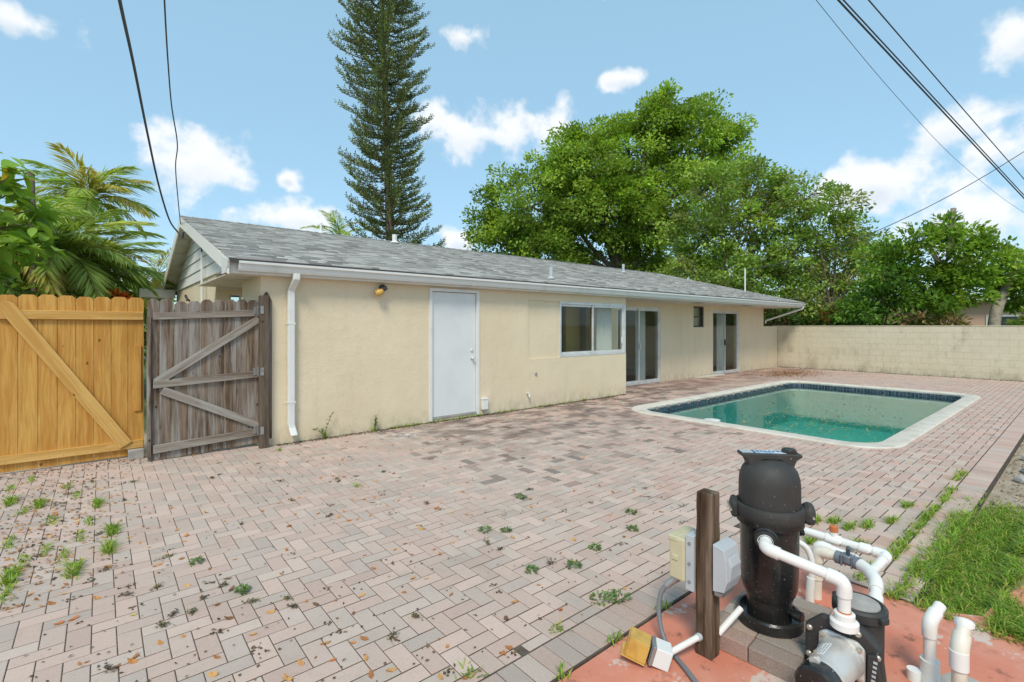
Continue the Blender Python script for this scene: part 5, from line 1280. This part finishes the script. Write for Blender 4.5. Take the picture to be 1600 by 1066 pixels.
def litter(name, pts, cols, s0, s1, label, seed, mat='dryleaf', dz=.004):
    R = np.random.default_rng(seed); n = len(pts); a = R.uniform(0, 6.283, n); pts = np.array(pts)
    V = leaf_quads(pts, np.stack([np.cos(a), np.sin(a), R.uniform(-.1, .35, n)], 1), np.tile([0, 0, 1.], (n, 1))+R.normal(size=(n, 3))*.3, R.uniform(s0, s1, n), R.uniform(s0, s1, n)*.6)
    cols = np.array(cols); tag(quads(name, V, cols[R.integers(len(cols), size=n)]*R.uniform(.7, 1.2, (n, 1)), mat), label, None, None, 'stuff')
R = np.random.default_rng(18); pts = []
while len(pts) < 1700:                                        # seed clusters and leaf crumbs in the joints
    l = R.uniform(-1.05, 1.0); d_ = 2.1+9*R.random()**1.5; x, y = d_*(.6435+l*.7655), d_*(.7655-l*.6435)
    if not inreg(x, y) or inpool(x, y, -.05): continue
    for _ in range(R.integers(1, 14) if R.random() < .12 else 1): pts.append((x+R.normal()*.02, y+R.normal()*.012, .003+.004*R.random()))
litter('leaf_crumbs', pts, [(.11,.075,.045),(.16,.10,.05),(.09,.075,.04),(.25,.13,.06)], .010, .028, 'small brown leaf crumbs and seed bits scattered over the pavers', 19)
pts = [(R.normal()*.9+17.6, min(7.9, R.normal()*.45+6.6), .004+.02*R.random()) for _ in range(1500)]
litter('leaf_drift', pts, [(.38,.17,.06),(.26,.12,.05),(.45,.24,.09)], .03, .07, 'drift of orange dead leaves on pavers beyond the pool by the wall', 20)
pts = []
while len(pts) < 330:
    x, y = R.normal()*1.5+9.8, R.normal()*.8+3.4
    if inpool(x, y, .45): pts.append((x, y, -.101))
litter('floating_leaves', pts, [(.42,.24,.08),(.36,.18,.06),(.5,.36,.14)], .03, .065, 'brown leaves floating on the pool water', 25)
pts = [(20.28-abs(R.normal())*.06, R.uniform(.9, 7.95), .005+.015*R.random()) for _ in range(700)]
litter('wall_dirt', pts, [(.06,.045,.03),(.10,.07,.04)], .02, .06, 'dark dirt and dead leaves along the block wall foot', 26)
pts = [(R.uniform(6.3, 11), R.uniform(-.1, .66), -.08+.01*R.random()) for _ in range(900)]
litter('soil_litter', pts, [(.22,.14,.08),(.30,.2,.11),(.12,.08,.05),(.40,.33,.22)], .015, .06, 'brown leaf litter and chips on the soil beside the patio', 27)
pts = [(R.uniform(1.8, 9.4), 7.07-abs(R.normal())*.07, .003+.008*R.random()) for _ in range(1800)]+[(R.uniform(-.9, .4), 7.5-abs(R.normal())*.25, .003+.006*R.random()) for _ in range(260)]+[(R.normal()*.22-.35, 4.2+R.random()*2.6, .003+.006*R.random()) for _ in range(420)]
litter('wall_foot_dirt', pts, [(.075,.055,.038),(.12,.085,.05),(.20,.12,.06)], .012, .04, 'dark soil and dead leaf bits along the house wall and gates', 28)
pts = []
while len(pts) < 420:
    x, y = R.normal()*.28-.3, R.uniform(3.9, 7.0)
    if inreg(x, y): pts.append((x, y, .004+.004*R.random()))
litter('orange_leaf_litter', pts, [(.60,.27,.09),(.52,.2,.07),(.66,.40,.16)], .018, .042, 'orange dead leaf litter among the weeds near the cedar gate', 29)
def clump_debris(x, y, s, seed):
    R = np.random.default_rng(seed); n = 40; ax = R.uniform(0, 6.28); e = R.normal(size=(n, 2))*np.array([1.0, .45])*s
    P = np.stack([x+e[:, 0]*math.cos(ax)-e[:, 1]*math.sin(ax), y+e[:, 0]*math.sin(ax)+e[:, 1]*math.cos(ax), .003+.012*R.random(n)], 1); a = R.uniform(0, 6.283, n)
    V = leaf_quads(P, np.stack([np.cos(a), np.sin(a), R.uniform(-.2, .7, n)], 1), np.tile([0, 0, 1.], (n, 1))+R.normal(size=(n, 3))*.5, R.uniform(.010, .022, n), R.uniform(.006, .012, n))
    col = np.array([(.15,.115,.055),(.13,.10,.06),(.16,.15,.06)][seed % 3])
    tag(quads('seed_clump', V, col*R.uniform(.6, 1.4, (n, 1)), 'dryleaf'), 'olive brown clump of dead flower seeds on the pavers', 'debris', 'dead seed clumps on the pavers')
k2 = 0
while k2 < 34:
    l = R.uniform(-.95, .35); d_ = 2.2+3.2*R.random()**1.2; x, y = d_*(.6435+l*.7655), d_*(.7655-l*.6435)
    if not inreg(x, y): continue
    clump_debris(x, y, R.uniform(.012, .026), 500+k2); k2 += 1
# two leafy sprigs at the wall foot
def sprig(x, stems, label, seed):
    R = np.random.default_rng(seed); t = thing('leafy_sprig', label, 'weed', (x, 7.03, 0)); P, D, Nn, Ln, m = [], [], [], [], MB()
    for (dx, h_) in stems:
        pts = [np.array([x+dx*u*u, 7.03-.03*u, h_*u]) for u in np.linspace(0, 1, 8)]; m.tube(pts, .003, 5)
        for q in pts[2:]:
            for _ in range(7): P.append(q+R.normal(size=3)*.008); D.append(R.normal(size=3)*np.array([1, .6, .7])); Nn.append(R.normal(size=3)+np.array([0, -.5, 1])); Ln.append(R.uniform(.018, .032))
    m.build('stem', 'bark', t); quads('leaves', leaf_quads(np.array(P), np.array(D), np.array(Nn), np.array(Ln), np.array(Ln)*.6), np.array([.20, .27, .08])*R.uniform(.7, 1.3, (len(P), 1)), 'leaf', t)
sprig(2.44, [(-.16, .17), (-.05, .15), (.10, .36)], 'tall leafy sprig with three stems at the wall foot', 61)
sprig(3.19, [(.0, .24), (.01, .20), (-.01, .16)], 'upright bushy sprig at the wall foot left of the door', 62)
# loose stones on the soil
for k, (x, y, s) in enumerate(((8.9,.5,.13),(8.1,.42,.15),(7.6,.5,.09),(9.6,.35,.12),(7.0,.38,.07))):
    m = MB(); bm2 = bmesh.new(); bmesh.ops.create_icosphere(bm2, subdivisions=2, radius=1)
    for v in bm2.verts: v.co *= 1+.22*math.sin(v.co.x*3+k)*math.cos(v.co.y*4+2*k)
    me = bpy.data.meshes.new('stone'); bm2.to_mesh(me); bm2.free(); me.materials.append(M['greyconc'])
    o = link('stone', me, None, (x, y, -.06)); o.scale = (s, s*.75, s*.5); tag(o, ('second largest pale stone on soil by the patio edge', 'largest pale stone on soil by the patio edge', 'small pale stone between two larger ones by the patio edge', 'farthest pale stone on soil by the patio edge', 'smallest pale stone nearest the grass patch')[k], 'stone', 'stones beside the patio edge')

# ------------------------------------------------------------------ beyond the wall and overhead
NH = thing('neighbour_house', 'peach neighbouring house glimpsed through foliage beyond the block wall', 'house', (38, 7, -.085))
B(37, 44, 1, 17, -.1, 3.0).build('wall', 'peach', NH); B(36.4, 44.6, .4, 17.6, 3.0, 3.2).build('roof', 'white', NH)
for y in (2.5, 5.5, 8.5, 11.5, 14):
    w_ = B(36.95, 36.99, y, y+1.3, 1.0, 2.2).build('window', 'white', NH); B(36.93, 36.949, y+.1, y+1.2, 1.1, 2.1).build('pane', 'windowdark', w_)
def wire(name, label, pts, r):
    tag(MB().tube(bez(pts, 12), r, 7).build(name, 'wire', smooth=60), label, 'wire')
def sag(a, b, s, n=6, wob=0, seed=0):
    a = Vector(a); b = Vector(b); q = random.Random(seed)
    return [a.lerp(b, k/n)+Vector((q.uniform(-wob, wob), q.uniform(-wob, wob), -s*4*(k/n)*(1-k/n))) for k in range(n+1)]
wire('service_wire', 'thicker black wire dropping from upper left to the gable peak', [(-.05,2.2,3.75),(-.02,3.41,3.98),(.12,5.12,4.26),(.27,6.57,4.38),(.48,8.22,4.23),(.73,9.84,3.9),(.98,11.07,3.58),(1.16,11.6,3.45)], .014)
wire('service_wire', 'thinner wavy wire dropping to the gable peak beside the thicker one', [(.2,3.0,4.2),(.3,3.93,4.4),(.45,5.5,4.6),(.57,6.58,4.53),(.69,7.52,4.39),(.83,8.32,4.17),(.87,8.94,3.99),(1.05,10.35,3.73),(1.19,11.41,3.58)], .0075)
A_ = [(4.6,2.9,6.9),(7.36,2.96,7.27),(10.38,3.03,7.59),(23.1,1.48,5.77),(29.15,.32,4.17)]
wire('power_line', 'thick black power line crossing the upper right sky', A_, .017)
wire('power_line', 'second strand lying right along the thick power line', [(x+.01, y-.03, z+.05) for x, y, z in A_], .013)
wire('power_line', 'thinner black power line right of the thick one in the sky', [(4.8,2.5,6.7),(7.8,2.59,7.18),(10.81,2.67,7.59),(15.89,2.32,7.36),(23.1,1.48,6.4),(30.88,.17,4.59)], .012)
wire('power_line', 'very thin grey wire sweeping down across the right hand clouds', [(6.5,4.2,9.4),(10.44,4.29,9.57),(13.43,4.39,9.59),(19.28,4.04,8.88),(26.88,3.53,8.25),(37.54,2.41,7.63),(52.5,.29,7.13)], .007)
wire('service_wire', 'black wire from the roof mast through the trees to upper right', [(18.55,8.45,3.72),(20.74,8.0,4.1),(22.11,6.89,4.57),(22.92,4.9,5.46),(24.19,3.18,6.6),(25.27,1.62,7.83),(27.1,-.57,9.81)], .014)
